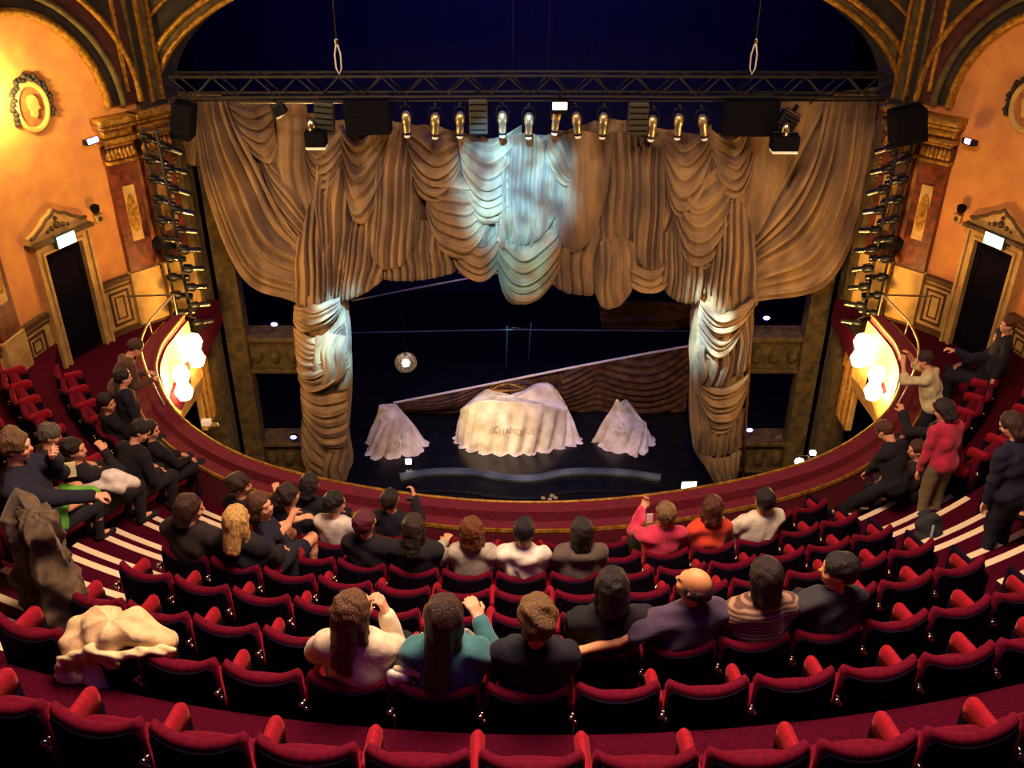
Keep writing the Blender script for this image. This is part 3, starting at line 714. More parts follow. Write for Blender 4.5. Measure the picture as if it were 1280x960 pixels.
S.append(dict(T=[(878,150),(908,170),(930,150)], B=[(884,190),(908,246),(940,200)], n=5, mode='h', bulge=.18, amp=.09, depth=.3))
for k, d in enumerate(S):
    T_, B_, n_ = d.pop('T'), d.pop('B'), d.pop('n'); swag(T_, B_, n_, seed=k, **d)
# ---- columns of cloth down to the stage
def cloth_column(name, outline, label, bands, seed):
    """outline: (py, x_left, x_right) rows; a wrapped tube of gathered cloth with slanting swags round it"""
    base = W((outline[-1][1]+outline[-1][2])/2, outline[-1][0], y=YC)
    r = empty(name, (base.x, YC, 0), 0, label, 'curtain', 'cloth columns either side of the stage')
    rows = catmull([(p[0],p[1],p[2]) for p in outline], 110); G = []
    rs = random.Random(seed); ph = rs.uniform(0,6)
    for j, (py, xl, xr) in enumerate(rows):
        a = wpx(xl, py, YC-.1); b = wpx(xr, py, YC-.1); c = (a[0]+b[0])/2; hw = (b[0]-a[0])/2; row = []
        v = j/110
        for i in range(97):
            t = 2*PI*i/96; q = 9*t/PI+1.2*math.sin(4*v+ph)+.4*math.sin(13*v)
            f = abs(math.sin(q*1.6))**.8*.05*(1 if v < .93 else 1.5)+.012*math.sin(7*t+20*v)
            row.append(Vector((c+(hw-.04+f)*math.cos(t), YC-(hw*.62+f*1.6)*math.sin(t)+.1, max(.01, (a[1]+b[1])/2))))
        G.append(row)
    o = MB().grid(G).build('cloth_tube', M['cloth'], r, True); o.location = -r.location
    for k, d in enumerate(bands):
        d = dict(d); T_, B_, n_ = d.pop('T'), d.pop('B'), d.pop('n'); swag(T_, B_, n_, seed=seed+k, parent=r, **d)
    return r
cloth_column('gathered_drape', [(366,369,432),(400,370,434),(440,373,438),(480,378,438),(520,380,436),(550,380,436),(580,382,440),(592,386,436),(603,392,428)],
  'left column of wrapped gold cloth, cyan-lit near its top, standing on the stage', [
  dict(T=[(372,372),(400,368),(428,362)], B=[(370,392),(398,402),(430,380)], n=4, mode='h', bulge=.34, amp=.10, depth=.42),
  dict(T=[(370,398),(400,410),(434,392)], B=[(374,438),(398,452),(436,410)], n=6, mode='h', bulge=.3, amp=.10, depth=.40),
  dict(T=[(374,446),(404,440),(438,430)], B=[(378,462),(404,476),(439,452)], n=3, mode='h', bulge=.3, amp=.12, depth=.42),
  dict(T=[(400,405),(418,400),(436,404)], B=[(396,446),(414,466),(438,448)], n=3, mode='v', bulge=.16, amp=.06, depth=.66),
  dict(T=[(378,476),(408,476),(438,470)], B=[(382,520),(412,552),(437,546)], n=5, mode='h', bulge=.3, amp=.10, depth=.36, nv=60),
  dict(T=[(380,510),(394,524),(410,556)], B=[(380,560),(390,582),(404,600)], n=4, mode='h', bulge=.2, amp=.1, depth=.38),
  dict(T=[(408,556),(424,552),(438,552)], B=[(398,600),(416,603),(436,590)], n=4, mode='v', bulge=.16, amp=.08, depth=.3)], 5)
cloth_column('gathered_drape', [(366,872,940),(400,866,938),(440,864,934),(480,864,930),(520,864,926),(550,866,924),(570,870,922),(590,884,918),(604,894,916)],
  'right column of wrapped gold cloth, pale-lit near its top, standing on the stage', [
  dict(T=[(872,366),(902,378),(940,360)], B=[(868,384),(896,408),(938,376)], n=4, mode='h', bulge=.34, amp=.10, depth=.42),
  dict(T=[(868,388),(898,410),(930,380)], B=[(868,412),(890,436),(922,400)], n=4, mode='h', bulge=.3, amp=.12, depth=.46),
  dict(T=[(866,420),(890,408),(916,398)], B=[(868,464),(884,474),(914,456)], n=4, mode='v', bulge=.3, amp=.10, depth=.42),
  dict(T=[(908,386),(922,382),(938,386)], B=[(906,448),(920,458),(932,440)], n=4, mode='v', bulge=.16, amp=.08, depth=.44),
  dict(T=[(868,466),(898,470),(932,456)], B=[(872,500),(900,530),(930,480)], n=7, mode='h', bulge=.3, amp=.10, depth=.36, nv=60),
  dict(T=[(866,480),(896,520),(928,500)], B=[(866,552),(890,562),(924,552)], n=7, mode='v', bulge=.22, amp=.08, depth=.3, nv=60),
  dict(T=[(868,556),(896,560),(922,552)], B=[(886,588),(902,603),(916,600)], n=5, mode='v', bulge=.2, amp=.08, depth=.34)], 25)
# gilt edge strips behind the columns
for (a, b) in ((371,384), (941,929)):
    p0, p1 = W(a, 378, y=YC+.2), W(b, 590, y=YC+.2)
    o = MB().tube([p0, (p1.x, p1.y, 0)], .035, 8).build('gilt_post', M['gold'], None, True)
    setp(o, 'thin gilt post showing along the outer side of the %s cloth column' % ('left' if a < 600 else 'right'), 'post', 'gilt posts by the cloth columns')
# ================================================================== RIGGING
YT = 16.85
tr = empty('lighting_truss', (AX, YT, 9.17), 0, 'long black lattice lighting truss spanning the stage above the gold curtain', 'truss')
def tz(x): return 9.17+.012*(6.4-abs(x-AX))-.02
xl, xr = AX-6.1, AX+6.15
for dy in (-.17, .17):
    for dz in (-.17, .17):
        o = MB().tube([(xl, YT+dy, 9.17+dz), ((xl+xr)/2, YT+dy, 9.19+dz), (xr, YT+dy, 9.17+dz)], .026, 8).build('chord', M['truss'], tr, True); o.location = -tr.location
for face in ('front','back','top'):
    g = MB(); n = 34
    for k in range(n):
        a = xl+(xr-xl)*k/n; b = xl+(xr-xl)*(k+1)/n; s = 1 if k % 2 else -1
        if face == 'top': P = [(a, YT-.17*s, 9.34), (b, YT+.17*s, 9.34)]
        else:
            y = YT-.17 if face == 'front' else YT+.17; P = [(a, y, 9.17-.17*s), (b, y, 9.17+.17*s)]
        g.tube(P, .013, 5)
    o = g.build('lattice', M['truss'], tr, True); o.location = -tr.location
o = MB().tube([(xl, YT-.1, 8.93), (xr, YT-.1, 8.93)], .02, 8).build('lamp_bar', M['truss'], tr, True); o.location = -tr.location
o = MB().tube([(W(300,118,y=YT-.1).x, YT-.12, 8.89), (W(480,118,y=YT-.1).x, YT-.12, 8.89)], .012, 8).build('cable', M['brass'], tr, True); o.location = -tr.location
for px in (424, 940):
    p = W(px, 90, y=YT); r = empty('hoist_chain', (p.x, YT, 9.33), 0, 'thin steel hoist line and shackle above the %s part of the truss' % ('left' if px < 640 else 'right'), 'hoist line', 'hoist lines holding the truss')
    MB().tube([(0,0,.55),(.0,0,5.7)], .012, 6).build('wire', M['truss'], r, True)
    MB().tube([(0,0,.56),(-.05,0,.35),(-.045,0,.12),(0,0,.02),(.045,0,.12),(.05,0,.35),(0,0,.56)], .014, 6).build('sling', M['rope'], r, True)
    MB().box((0,0,.56), (.06,.05,.10), bev=.015).build('shackle', M['chrome'], r)
for px in (641, 686): 
    o = MB().tube([(W(px,60,y=YT+.3).x, YT+.3, 9.1), (W(px,60,y=YT+.3).x, YT+.3, 14.9)], .006, 5).build('fly_wire', M['truss'], None, True)
    setp(o, 'hair-thin wire rising into the dark above the middle of the truss, %s one' % ('left' if px < 660 else 'right'), 'wire', 'fly wires above the truss')
def lantern_body(r, s=1.0, m='brass'):
    MB().lathe([(0,-.25*s),(.07*s,-.25*s),(.085*s,-.20*s),(.085*s,-.02*s),(.105*s,.0),(.11*s,.12*s),(.095*s,.2*s),(.05*s,.25*s),(0,.25*s)], (0,0,0), 16).build('body', M[m], r, True)
    MB().lathe([(0,-.34*s),(.055*s,-.34*s),(.07*s,-.32*s),(.07*s,-.27*s),(0,-.27*s)], (0,0,0), 14).build('lens', M['lens'], r, True)
    MB().lathe([(.088*s,-.27*s),(.094*s,-.27*s),(.094*s,-.245*s),(.088*s,-.245*s)], (0,0,0), 14).build('collar', M['blackmetal'], r, False)
    g = MB(); g.tube([(-.13*s,0,.02),(-.15*s,0,.22*s),(-.1*s,0,.36*s),(.1*s,0,.36*s),(.15*s,0,.22*s),(.13*s,0,.02)], .014*s, 6)
    g.box((0,0,.42*s), (.06*s,.07*s,.13*s)); return g
LX = [(508,153,0),(544,155,.05),(575,154,.05),(628,153,0),(661,155,0),(695,150,.1),(721,154,-.12),(754,155,.03),(815,158,.02),(848,156,0),(879,157,-.2)]
first = None
POSW = ['leftmost of the row','second of the row from the left','third of the row from the left','fourth of the row from the left','fifth of the row from the left','sixth of the row, under the bright lamp','fifth of the row from the right','fourth of the row from the right','third of the row from the right','second of the row from the right','rightmost of the row']
for i, (px, py, tilt) in enumerate(LX):
    p = W(px, py, y=YT-.12); r = empty('stage_lantern', (p.x, YT-.12, p.z), 0, 'x', 'lantern')
    g = lantern_body(r, .78); g.build('yoke', M['blackmetal'], r, True); r.rotation_euler = (0, tilt, 0)
    setp(r, 'brass stage lantern hanging from the truss, '+POSW[i], 'lantern', 'brass lanterns on the truss')
# dark boxes hanging in the row
def hbox(name, px0, py0, px1, py1, y, d, label, m='black', rot=0, cat='box', extra=None, bev=.03, group=None):
    a = W(px0, py0, y=y); b = W(px1, py1, y=y); c = (a+b)/2; w_ = abs(b.x-a.x); h_ = abs(a.z-b.z)
    r = empty(name, c, 0, label, cat, group); r.rotation_euler = (0, rot, 0)
    MB().box((0,0,0), (w_, d, h_), bev=bev).build('case', M[m], r)
    g = MB().tube([(-w_*.45,0,0),(-w_*.45,0,h_*.62),(w_*.45,0,h_*.62),(w_*.45,0,0)], .015, 6); g.box((0,0,h_*.62+.06),(.06,.06,.12)); g.build('bracket', M['blackmetal'], r)
    if extra: extra(r, w_, h_, d)
    return r
def bars(r, w_, h_, d):
    g = MB()
    for k in range(5): g.box((0,-d/2-.006,-h_*.36+k*h_*.18), (w_*.9,.012,.02))
    g.build('grille', M['black'], r)
hbox('stage_monitor', 430,124,490,166, YT-.1,.35, 'wide flat black speaker box hung under the truss left of the brass lanterns', extra=bars, cat='speaker', group='black boxes under the truss')
hbox('stage_monitor', 905,124,968,168, YT-.1,.35, 'wide flat black speaker box hung under the truss right of the brass lanterns', extra=bars, cat='speaker', group='black boxes under the truss')
def bottom_lamp(r, w_, h_, d): 
    MB().box((0,-.02,-h_/2-.02), (w_*.95,d*.8,.045), bev=.01).build('pale_shutter', M['lens'], r)
    MB().lathe([(0,-.12),(.07,-.1),(.08,0),(.06,.12),(0,.13)], (-w_*.1,-.12,h_*.5+.12), 12).build('lamp_head', M['chrome'], r, True)
hbox('colour_scroller', 381,163,409,182, YT-.3,.3, 'black lamp box with a white shutter hanging under the left end of the truss', extra=bottom_lamp, cat='lamp')
hbox('colour_scroller', 965,168,996,187, YT-.3,.3, 'black lamp box with a white shutter hanging under the right end of the truss', extra=bottom_lamp, cat='lamp')
for (a, b, c, d, rt, t) in ((392,126,420,166,.1,'left of the lanterns'),(586,122,610,166,0,'between the third and fourth lantern'),(786,126,808,167,0,'between the lanterns right of centre'),(972,140,992,166,.5,'by the right black lamp box')):
    hbox('moving_light', a, b, c, d, YT-.05, .26, 'dull olive-grey moving-light housing under the truss, '+t, m='grey' if rt != .5 else 'truss', rot=rt, cat='lamp', extra=bars, group='grey lamp housings under the truss')
def strip(r, w_, h_, d): MB().box((0,-d/2-.01,h_*.1), (w_*.85,.03,h_*.5), bev=.008).build('lit_strip', M['screen'], r)
hbox('led_lamp', 689,124,710,142, YT-.25,.12, 'small lamp box with a bright lit strip, just above the sixth brass lantern', extra=strip, cat='lamp')
sp = hbox('loudspeaker', 213,128,246,172, 16.3,.4, 'black loudspeaker tilted down at the upper left corner of the gold curtain', rot=.22, extra=bars, cat='speaker')
sp = hbox('loudspeaker', 1118,135,1150,178, 15.6,.4, 'black loudspeaker before the gilded capital right of the curtain', rot=-.22, extra=bars, cat='speaker')
hbox('small_spotlight', 340,128,358,144, YT-.1,.16, 'small dark spotlight tilted under the truss near its left end', m='blackmetal', rot=-.5, cat='spotlight', extra=lambda r,w_,h_,d: MB().lathe([(0,-.02),(.07,-.02),(.08,.0),(0,.02)], (-.06,0,-h_/2), 12).build('lens', M['lens'], r, True))
# ---- side booms of lanterns
for side, sn in ((-1,'left'),(1,'right')):
    bx, by = AX+side*6.2, 15.95
    b = empty('lighting_boom', (bx, by, 4.9), 0, 'tall vertical black pole carrying lanterns at the %s edge of the stage' % sn, 'pole', 'lighting booms')
    MB().tube([(0,0,.03),(0,0,3.75)], .03, 10).build('pole', M['truss'], b, True)
    MB().tube([(side*.3,.15,.03),(side*.3,.15,3.75)], .025, 8).build('pole', M['truss'], b, True)
    MB().box((side*.1,.05,.02), (.55,.5,.04), bev=.01).build('base', M['blackmetal'], b)
    for k in range(10): MB().tube([(side*.3,.15,.3+.38*k),(-side*.12,-.1,.3+.38*k)], .018, 6).build('crossbar', M['truss'], b, True)
    for k in range(10):
        for j in range(2):
            pz = 5.12+.36*k+.1*j; jx = (.16 if j == 0 else -.22)*side; rs = random.Random(k*7+j+side)
            loc = Vector((bx-jx-side*.05, by-.12+.22*j, pz))
            tgt = Vector((AX-side*1.0+rs.uniform(-1,1), 19.5, 4.2+rs.uniform(-1.0,1.0)-.35*k*.0))
            d = (tgt-loc).normalized()
            r = empty('boom_lantern', loc, 0, 'black lantern with pale barrel on the %s pole, %s tier from its foot, %s one' % (sn, ORD[k], 'front' if j == 0 else 'rear'), 'lantern', 'lanterns on the side poles')
            r.rotation_euler = (-d).to_track_quat('Z','X').to_euler()
            s = .62
            MB().lathe([(0,-.36*s),(.075*s,-.36*s),(.09*s,-.3*s),(.075*s,-.05*s),(.1*s,.0),(.11*s,.2*s),(.06*s,.28*s),(0,.28*s)], (0,0,0), 12).build('body', M['blackmetal'], r, True)
            MB().box((0,-.085*s*side if False else 0,.0)+(0,) if False else (.0,.0,-.18*s), (.03,.20*s,.30*s), bev=.008).build('barrel_trim', M['chrome' if (k+j) % 2 == 0 else 'brass'], r)
            MB().tube([(-.12*s,0,0),(-.13*s,0,.2*s),(.13*s,0,.2*s),(.12*s,0,0)], .012, 6).build('yoke', M['blackmetal'], r, True)
# small horizontal black horn speakers on the pilasters
for side, sn in ((-1,'left'),(1,'right')):
    p = wp(side, 1.75, 6.55, .52); r = empty('horn_speaker', p, 0, 'black box speaker bracketed to the red marble pilaster of the %s wall' % sn, 'speaker', 'pilaster speakers')
    MB().box((0,0,0),(.42,.24,.17), bev=.02).build('case', M['black'], r); MB().box((-.0,.13,0),(.06,.3,.05)).build('bracket', M['blackmetal'], r)
# ---- glaring lamps just outside the rail
for side, sn in ((-1,'left'),(1,'right')):
    for k, (px, py, yy) in enumerate((((229,447),(222,487)) if side < 0 else ((1085,440),(1104,478))) and
            [((229,444,15.45) if side < 0 else (1085,440,15.45)), ((221,484,14.2) if side < 0 else (1103,480,14.2))]):
        p = Vector((AX+side*5.86, 14.95, 5.06)) if k == 0 else Vector((AX+side*5.80, 13.95, 4.98)); r = empty('glaring_lamp', p, 0, 'glaring warm floodlight outside the balcony rail at its %s end, %s one' % (sn, 'farther' if k == 0 else 'nearer'), 'lamp', 'glaring lamps at the rail ends')
        MB().box((0,.07,-.02),(.2,.12,.5), bev=.04).build('housing', M['blackmetal'], r)
        g = MB()
        for q in (-.16,.16): g.lathe([(0,-.17),(.10,-.13),(.15,0),(.10,.13),(0,.17)], (-side*.02,-.08,q), 14)
        g.build('bulb', M['hot'], r, True)
        MB().tube([(0,.1,0),(side*.12,.1,-.1),(side*.3,.05,-.15)], .02, 6).build('bracket', M['blackmetal'], r)
        lamp_pos = p+Vector((-side*.35,-.35,.0)); LAMPS = globals().setdefault('LAMPS', []); LAMPS.append((side, lamp_pos))
# gilded box panels catching that light
for side, sn in ((-1,'left'),(1,'right')):
    g = MB(); x0 = AX+side*6.22
    r = empty('gilt_panel_frame', (x0, 15.9, 3.6), 0, 'cream and gilt panelled box front below the glaring lamps on the %s' % sn, 'panel', 'gilt box fronts')
    MB().box((0,0,0),(.12,.6,1.4), bev=.02).build('panel', M['dado'], r)
    for q in (-.25,.0,.25): MB().box((-side*.07,q,0),(.05,.05,1.34), bev=.01).build('stile', M['gold'], r)
p = W(1003,577,z=5.5); r = empty('rail_floodlight', p, 0, 'small glaring floodlight on the outer edge of the balcony rail at right', 'lamp')
MB().box((0,0,0),(.18,.12,.14), bev=.02).build('housing', M['blackmetal'], r); MB().lathe([(0,-.05),(.05,-.04),(.065,0),(.05,.04),(0,.05)], (-.06,-.06,.03), 12).build('bulb', M['hot'], r, True)
p = W(1016,566,z=5.6); r = empty('rail_sign_lamp', p, 0, 'small pale lit box beside the floodlight on the right rail', 'lamp')
MB().box((0,0,0),(.08,.06,.06), bev=.01).build('case', M['screen'], r); MB().tube([(0,0,-.02),(0,0,-.12)], .015, 6).build('stem', M['blackmetal'], r)
p = W(258,528,z=5.25); r = empty('rail_camera', p, 0, 'little pale bracket and camera outside the balcony rail below the left lamps', 'camera')
MB().box((0,0,0),(.14,.1,.09), bev=.015).build('case', M['lens'], r); MB().box((.1,.05,-.08),(.14,.06,.04), bev=.01).build('bracket', M['chrome'], r)
# blue lamps in the dark of the stage sides
for (px, py, yy, t) in ((343,405,18.2,'upper left'),(367,546,18.2,'lower left'),(958,397,18.2,'upper right'),(937,537,18.2,'lower right')):
    p = W(px, py, y=yy); r = empty('blue_working_lamp', p, 0, 'tiny blue-white working lamp in the dark beside the stage, '+t, 'lamp', 'blue working lamps')
    MB().box((0,.04,0),(.16,.08,.08), bev=.015).build('housing', M['blackmetal'], r); MB().lathe([(0,-.035),(.03,-.03),(.045,0),(.03,.03),(0,.035)], (0,-.02,0), 10, Matrix.Scale(1.6,3,(1,0,0))).build('bulb', M['bluelamp'], r, True)
# ================================================================== ON THE STAGE
def sheet(name, outline_top, outline_bot, y, label, n_fold, seed, depth, zt_fn=None, marks=None):
    """dust sheet over furniture: ring of columns between a top outline and the floor outline (world x,y,z)"""
    rs = random.Random(seed); N = 150; V_ = 30; G = []; ph = [rs.uniform(0,6) for _ in range(5)]
    top = catmull(outline_top+[outline_top[0]], N); bot = catmull(outline_bot+[outline_bot[0]], N)
    c = np.mean(np.array(outline_top), 0)
    for j in range(10):
        w_ = j/10; G.append([Vector((c[0]+(t[0]-c[0])*w_, c[1]+(t[1]-c[1])*w_, c[2]*(1-w_)+t[2]*w_+.03*math.sin(7*w_+t[0]*3+ph[0])*w_+.02*math.sin(t[0]*9)*w_)) for t in top])
    for j in range(V_+1):
        v = j/V_; row = []
        for i in range(N+1):
            t, b = top[i], bot[i]; a = 2*PI*i/N; vv = v**1.0
            p = t*(1-vv)+b*vv
            f = abs(math.sin(n_fold*a/2+ph[1]+.8*math.sin(2*a+ph[2])+.25*v))**.7
            f2 = abs(math.sin(n_fold*a*1.13+ph[3]))**.8
            out = (f-.45)*.17*min(1,v*1.8+.05)+(f2-.5)*.05*v
            d = np.array((p[0]-c[0], p[1]-c[1])); L = np.linalg.norm(d)+1e-6
            z = p[2]+(.035*math.sin(5*a+ph[4]) if v > .9 else 0)*(v-.9)*10*.0
            row.append(Vector((p[0]+d[0]/L*out, p[1]+d[1]/L*out, max(.012+.012*(1+math.sin(9*a)), z))))
        G.append(row)
    # skirt lying on the floor
    G.append([Vector((q.x+(q.x-c[0])*.05+.03*math.sin(6*PI*i/N), q.y+(q.y-c[1])*.07+.03*math.cos(8*PI*i/N), .008)) for i, q in enumerate(G[-1])])
    r = empty(name, (c[0], c[1], 0), 0, label, 'covered furniture')
    o = MB().grid(G).build('sheet', M['sheet'], r, True); o.location = -r.location
    return r
def outl(pts, z=None): return [np.array((p.x, p.y, p.z)) for p in pts]
# left hump
yb = W(500,572,z=0).y
def P3(px, py, y): return np.array(W(px,py,y=y))
def F3(px, py): return np.array(W(px,py,z=0.01))
lt = [P3(473,520,19.7), P3(474,507,19.75), P3(484,505,19.95), P3(496,506,19.95), P3(500,518,19.75), P3(486,528,19.55)]
lb = [F3(462,553), F3(474,541), F3(500,536), F3(531,557), F3(505,568), F3(468,570)]
SHL = sheet('dust_sheeted_chair', lt, lb, yb, 'pale dust sheet over a tall hump, leftmost of the covered pieces on the stage', 9, 3, 1.0)
ct = [P3(575,512,20.0), P3(597,494,20.5), P3(610,486,20.6), P3(622,494,20.6), P3(650,491,20.6), P3(668,480,20.7), P3(688,480,20.6), P3(703,498,20.4), P3(708,512,20.1), P3(680,506,19.75), P3(640,503,19.7), P3(600,501,19.75)]
cb = [F3(572,549), F3(582,535), F3(610,530), F3(640,529), F3(670,529), F3(700,532), F3(712,540), F3(722,551), F3(700,557), F3(665,565), F3(630,565), F3(590,560)]
ctr = sheet('dust_sheeted_table', ct, cb, yb, 'largest dust sheet, draped in deep folds over a wide piece at centre stage', 26, 8, 1.0)
rt_ = [P3(766,512,19.9), P3(771,499,20.0), P3(776,503,20.0), P3(784,500,20.2), P3(800,522,20.2), P3(808,529,20.0), P3(794,536,19.7), P3(776,530,19.6)]
rbt = [F3(744,552), F3(756,540), F3(780,536), F3(806,541), F3(812,556), F3(800,565), F3(782,566), F3(760,558)]
SHR = sheet('dust_sheeted_chair', rt_, rbt, yb, 'grey-white dust sheet pulled to a sharp peak, rightmost covered piece on the stage', 7, 5, 1.0)
# faint stencilled lot marks on the sheets
from mathutils.bvhtree import BVHTree
def stencil(root, txt, xc, zc, size, strokes=0, slope=0.0):
    sh_ = [o for o in bpy.data.objects if o.parent == root][0]; bv = BVHTree.FromPolygons([v.co.copy() for v in sh_.data.vertices], [tuple(p.vertices) for p in sh_.data.polygons])
    V = []; Fc = []
    if txt:
        cu = bpy.data.curves.new('t', 'FONT'); cu.body = txt; cu.size = size; cu.align_x = 'CENTER'; cu.align_y = 'CENTER'; o = bpy.data.objects.new('t', cu); COL.objects.link(o)
        dg = bpy.context.evaluated_depsgraph_get(); me = o.evaluated_get(dg).to_mesh(); me.calc_loop_triangles()
        V = [(v.co.x, v.co.y) for v in me.vertices]; Fc = [tuple(t.vertices) for t in me.loop_triangles]; o.evaluated_get(dg).to_mesh_clear(); bpy.data.objects.remove(o)
    else:
        rs = random.Random(4)
        for r_ in (0, 1):
            for k in range(strokes):
                x = (k-strokes/2)*.05+r_*.02; h_ = rs.uniform(.05,.09); w_ = rs.uniform(.012,.03); y = -r_*.13+rs.uniform(-.01,.01); n = len(V)
                V += [(x,y),(x+w_,y),(x+w_,y+h_),(x,y+h_)]; Fc += [(n,n+1,n+2,n+3)]
    P = []
    for x, y in V:
        z = zc+y+slope*x; hit = bv.ray_cast(Vector((xc+x, 10, z)), Vector((0,1,0)))[0]
        P.append(Vector((xc+x, (hit.y if hit else 19.5)-.012, z)))
    o = mesh('stencil_lettering', P, Fc, M['stencil'], root, False); o.location = -root.location; return o
M['stencil'] = mat('faded_stencil', srgb(150,134,118), srgb(184,168,150), .95, 30)
pc_ = W(646, 536, y=19.45); stencil(ctr, 'CHANDELIER', pc_.x, pc_.z, .19)
pc_ = W(776, 540, y=19.4); stencil(SHR, '', pc_.x, pc_.z, .1, 7, -.15)
pc_ = W(498, 550, y=19.3); stencil(SHL, '', pc_.x, pc_.z, .1, 8, .2)
# chandelier frame on the big table
g = MB(); a, b = W(614,489,y=20.3), W(655,484,y=20.3)
r = empty('dark_chandelier_frame', (a+b)/2, 0, 'low dark metal frame with glinting beads resting on top of the largest sheet', 'chandelier')
L = (b-a).length; g.tube([(-L/2,0,-.02),(-L/4,.1,.05),(0,.14,.07),(L/4,.1,.05),(L/2,0,0),(L/4,-.1,.03),(0,-.12,.03),(-L/4,-.1,0),(-L/2,0,-.02)], .018, 6)
g.build('ring', M['gold'], r, True); g = MB()
for k in range(14): g.lathe([(0,-.02),(.015,-.01),(.018,0),(.012,.01),(0,.02)], (-L/2+L*k/13, .13*math.sin(PI*k/13), .06+.03*(k%3)), 7)
g.build('beads', M['chrome'], r, True)
# glass globe hanging over the left sheet
p = W(507,453,y=19.3); r = empty('glass_globe', p, 0, 'round ribbed glass globe glinting above the leftmost dust sheet', 'lamp')
M['glass'] = mat('ribbed_glass', srgb(235,230,220), None, .08); M['glass'].node_tree.nodes['Principled BSDF'].inputs['Transmission Weight'].default_value = .85
g = MB()
for k in range(14):
    a = PI*2*k/14; g.tube([Vector((.25*math.cos(t)*math.cos(a), .25*math.cos(t)*math.sin(a), .23*math.sin(t))) for t in [-PI/2+PI*q/12 for q in range(13)]], .010, 5)
g.build('rib', M['brass'], r, True)
MB().lathe([(.235*math.cos(t), .215*math.sin(t)) for t in [-PI/2+PI*q/14 for q in range(15)]], (0,0,0), 24).build('glass', M['glass'], r, True)
M['globelamp'] = mat('globe_lamp', srgb(255,245,220), None, .4, emit=srgb(255,235,200), es=5)
MB().lathe([(0,-.06),(.05,-.04),(.065,0),(.05,.04),(0,.06)], (0,0,-.02), 12).build('bulb', M['globelamp'], r, True)
MB().tube([(0,0,.22),(0,0,3.2)], .006, 5).build('cord', M['truss'], r, True)
# painted cloth with a roped diagonal top edge
YD = 21.0
D = [(492,503),(560,490),(640,474),(720,458),(800,443),(866,431)]
botz = [(492,530),(640,531),(760,532),(866,532)]
Tp = catmull([np.array((W(a,b,y=YD).x, W(a,b,y=YD).z)) for a, b in D], 160); x0, x1 = Tp[0][0], Tp[-1][0]
pc = empty('painted_cloth', ((x0+x1)/2, YD, 0), 0, 'dark painted cloth with a diagonal white roped edge behind the dust sheets', 'cloth')
G = []
for j in range(61):
    v = j/60; row = []
    for i, t in enumerate(Tp):
        x = t[0]; z = t[1]*(1-v)+.02*v; u = i/160
        s = abs(math.sin(PI*u*3.0)); sagv = v*8-1.6*s
        y = YD-.10*abs(math.sin(PI*(sagv)))*(.3+.7*s)-.22*s*math.sin(PI*min(1,v*1.1+.05))
        if u > .46 and u < .56: y = YD-.12-.10*abs(math.sin(u*200))
        row.append(Vector((x, y, z)))
    G.append(row)
o = MB().grid(G).build('cloth', M['cloth_dark'], pc, True); o.location = -pc.location
o = MB().tube([Vector((t[0], YD-.03, t[1])) for t in Tp], .035, 7).build('rope_edge', M['rope'], pc, True); o.location = -pc.location
def rope(P, r_, label, m='rope', name='hanging_line', cat='rope', group=None):
    o = MB().tube(P, r_, 6).build(name, M[m], None, True); setp(o, label, cat, group); return o
rope([W(440,376,y=22), W(520,360,y=22), W(623,341,y=22)], .022, 'taut white line slanting up from the left cloth column to mid curtain')
rope([W(572,341,y=21.9), W(623,341,y=21.9)], .012, 'short thin white line meeting the slanting line under the scallops')
rope([W(436,416,y=23.5), W(640,412,y=23.5), W(862,414,y=23.5)], .014, 'thin level white line crossing the dark stage at mid height')
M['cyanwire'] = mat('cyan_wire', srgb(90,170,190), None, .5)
rope([W(634,408,y=22.5), W(633,461,y=22.5)], .014, 'thin cyan-lit upright wire at mid stage, left of a pair', 'cyanwire', 'hanging_wire', 'wire')
rope([W(664,404,y=22.5), W(660,452,y=22.5)], .011, 'thin cyan-lit upright wire at mid stage, right of a pair', 'cyanwire', 'hanging_wire', 'wire')
g = MB(); a, b = W(633,409,y=22.4), W(662,411,y=22.4)
for k in range(9): g.lathe([(0,-.02),(.018,0),(0,.02)], tuple(a.lerp(b, k/8)+Vector((0,0,.02*(k%2)))), 6)
g.tube([a, b], .008, 5); setp(g.build('hanging_bead_chain', M['chrome'], None, True), 'little glinting chain between the two upright wires at mid stage', 'chain')
# dim cloth at the back right
o = patch([(748,378),(800,372),(866,378)], [(752,410),(800,412),(866,410)], 4, 'h', bulge=.2, amp=.08, yc=22.6, seed=4).build('hanging_swag', M['cloth_dark'], None, True)
setp(o, 'dim brown swag hanging deep in the stage behind the right scallops', 'cloth')
# raised strip standing in for a bluish reflection-like band on the apron
P = [W(a, b, z=.05) for a, b in ((500,596),(540,590),(590,590),(635,597),(672,597),(710,590),(770,590),(826,597))]
Pc = [Vector(q) for q in catmull(P, 50)]
M['trough'] = mat('trough_metal', srgb(84,98,102), srgb(40,50,58), .6, 1.5)
g = MB().sweep(Pc, [(-.12,-.04),(-.12,.02),(.0,.05),(.12,.02),(.12,-.04)], closed=True)
setp(g.build('footlight_trough', M['trough'], None, False), 'low wavy blue-grey metal trough lying along the front of the black stage', 'trough')
g = MB().sweep([Vector((q.x*1.15-.1, q.y-.75, .03)) for q in Pc], [(-.05,-.03),(-.05,.02),(.05,.02),(.05,-.03)], closed=True)
setp(g.build('stage_edge_rail', M['blackmetal'], None, False), 'thin dark rail along the very front edge of the stage', 'rail')
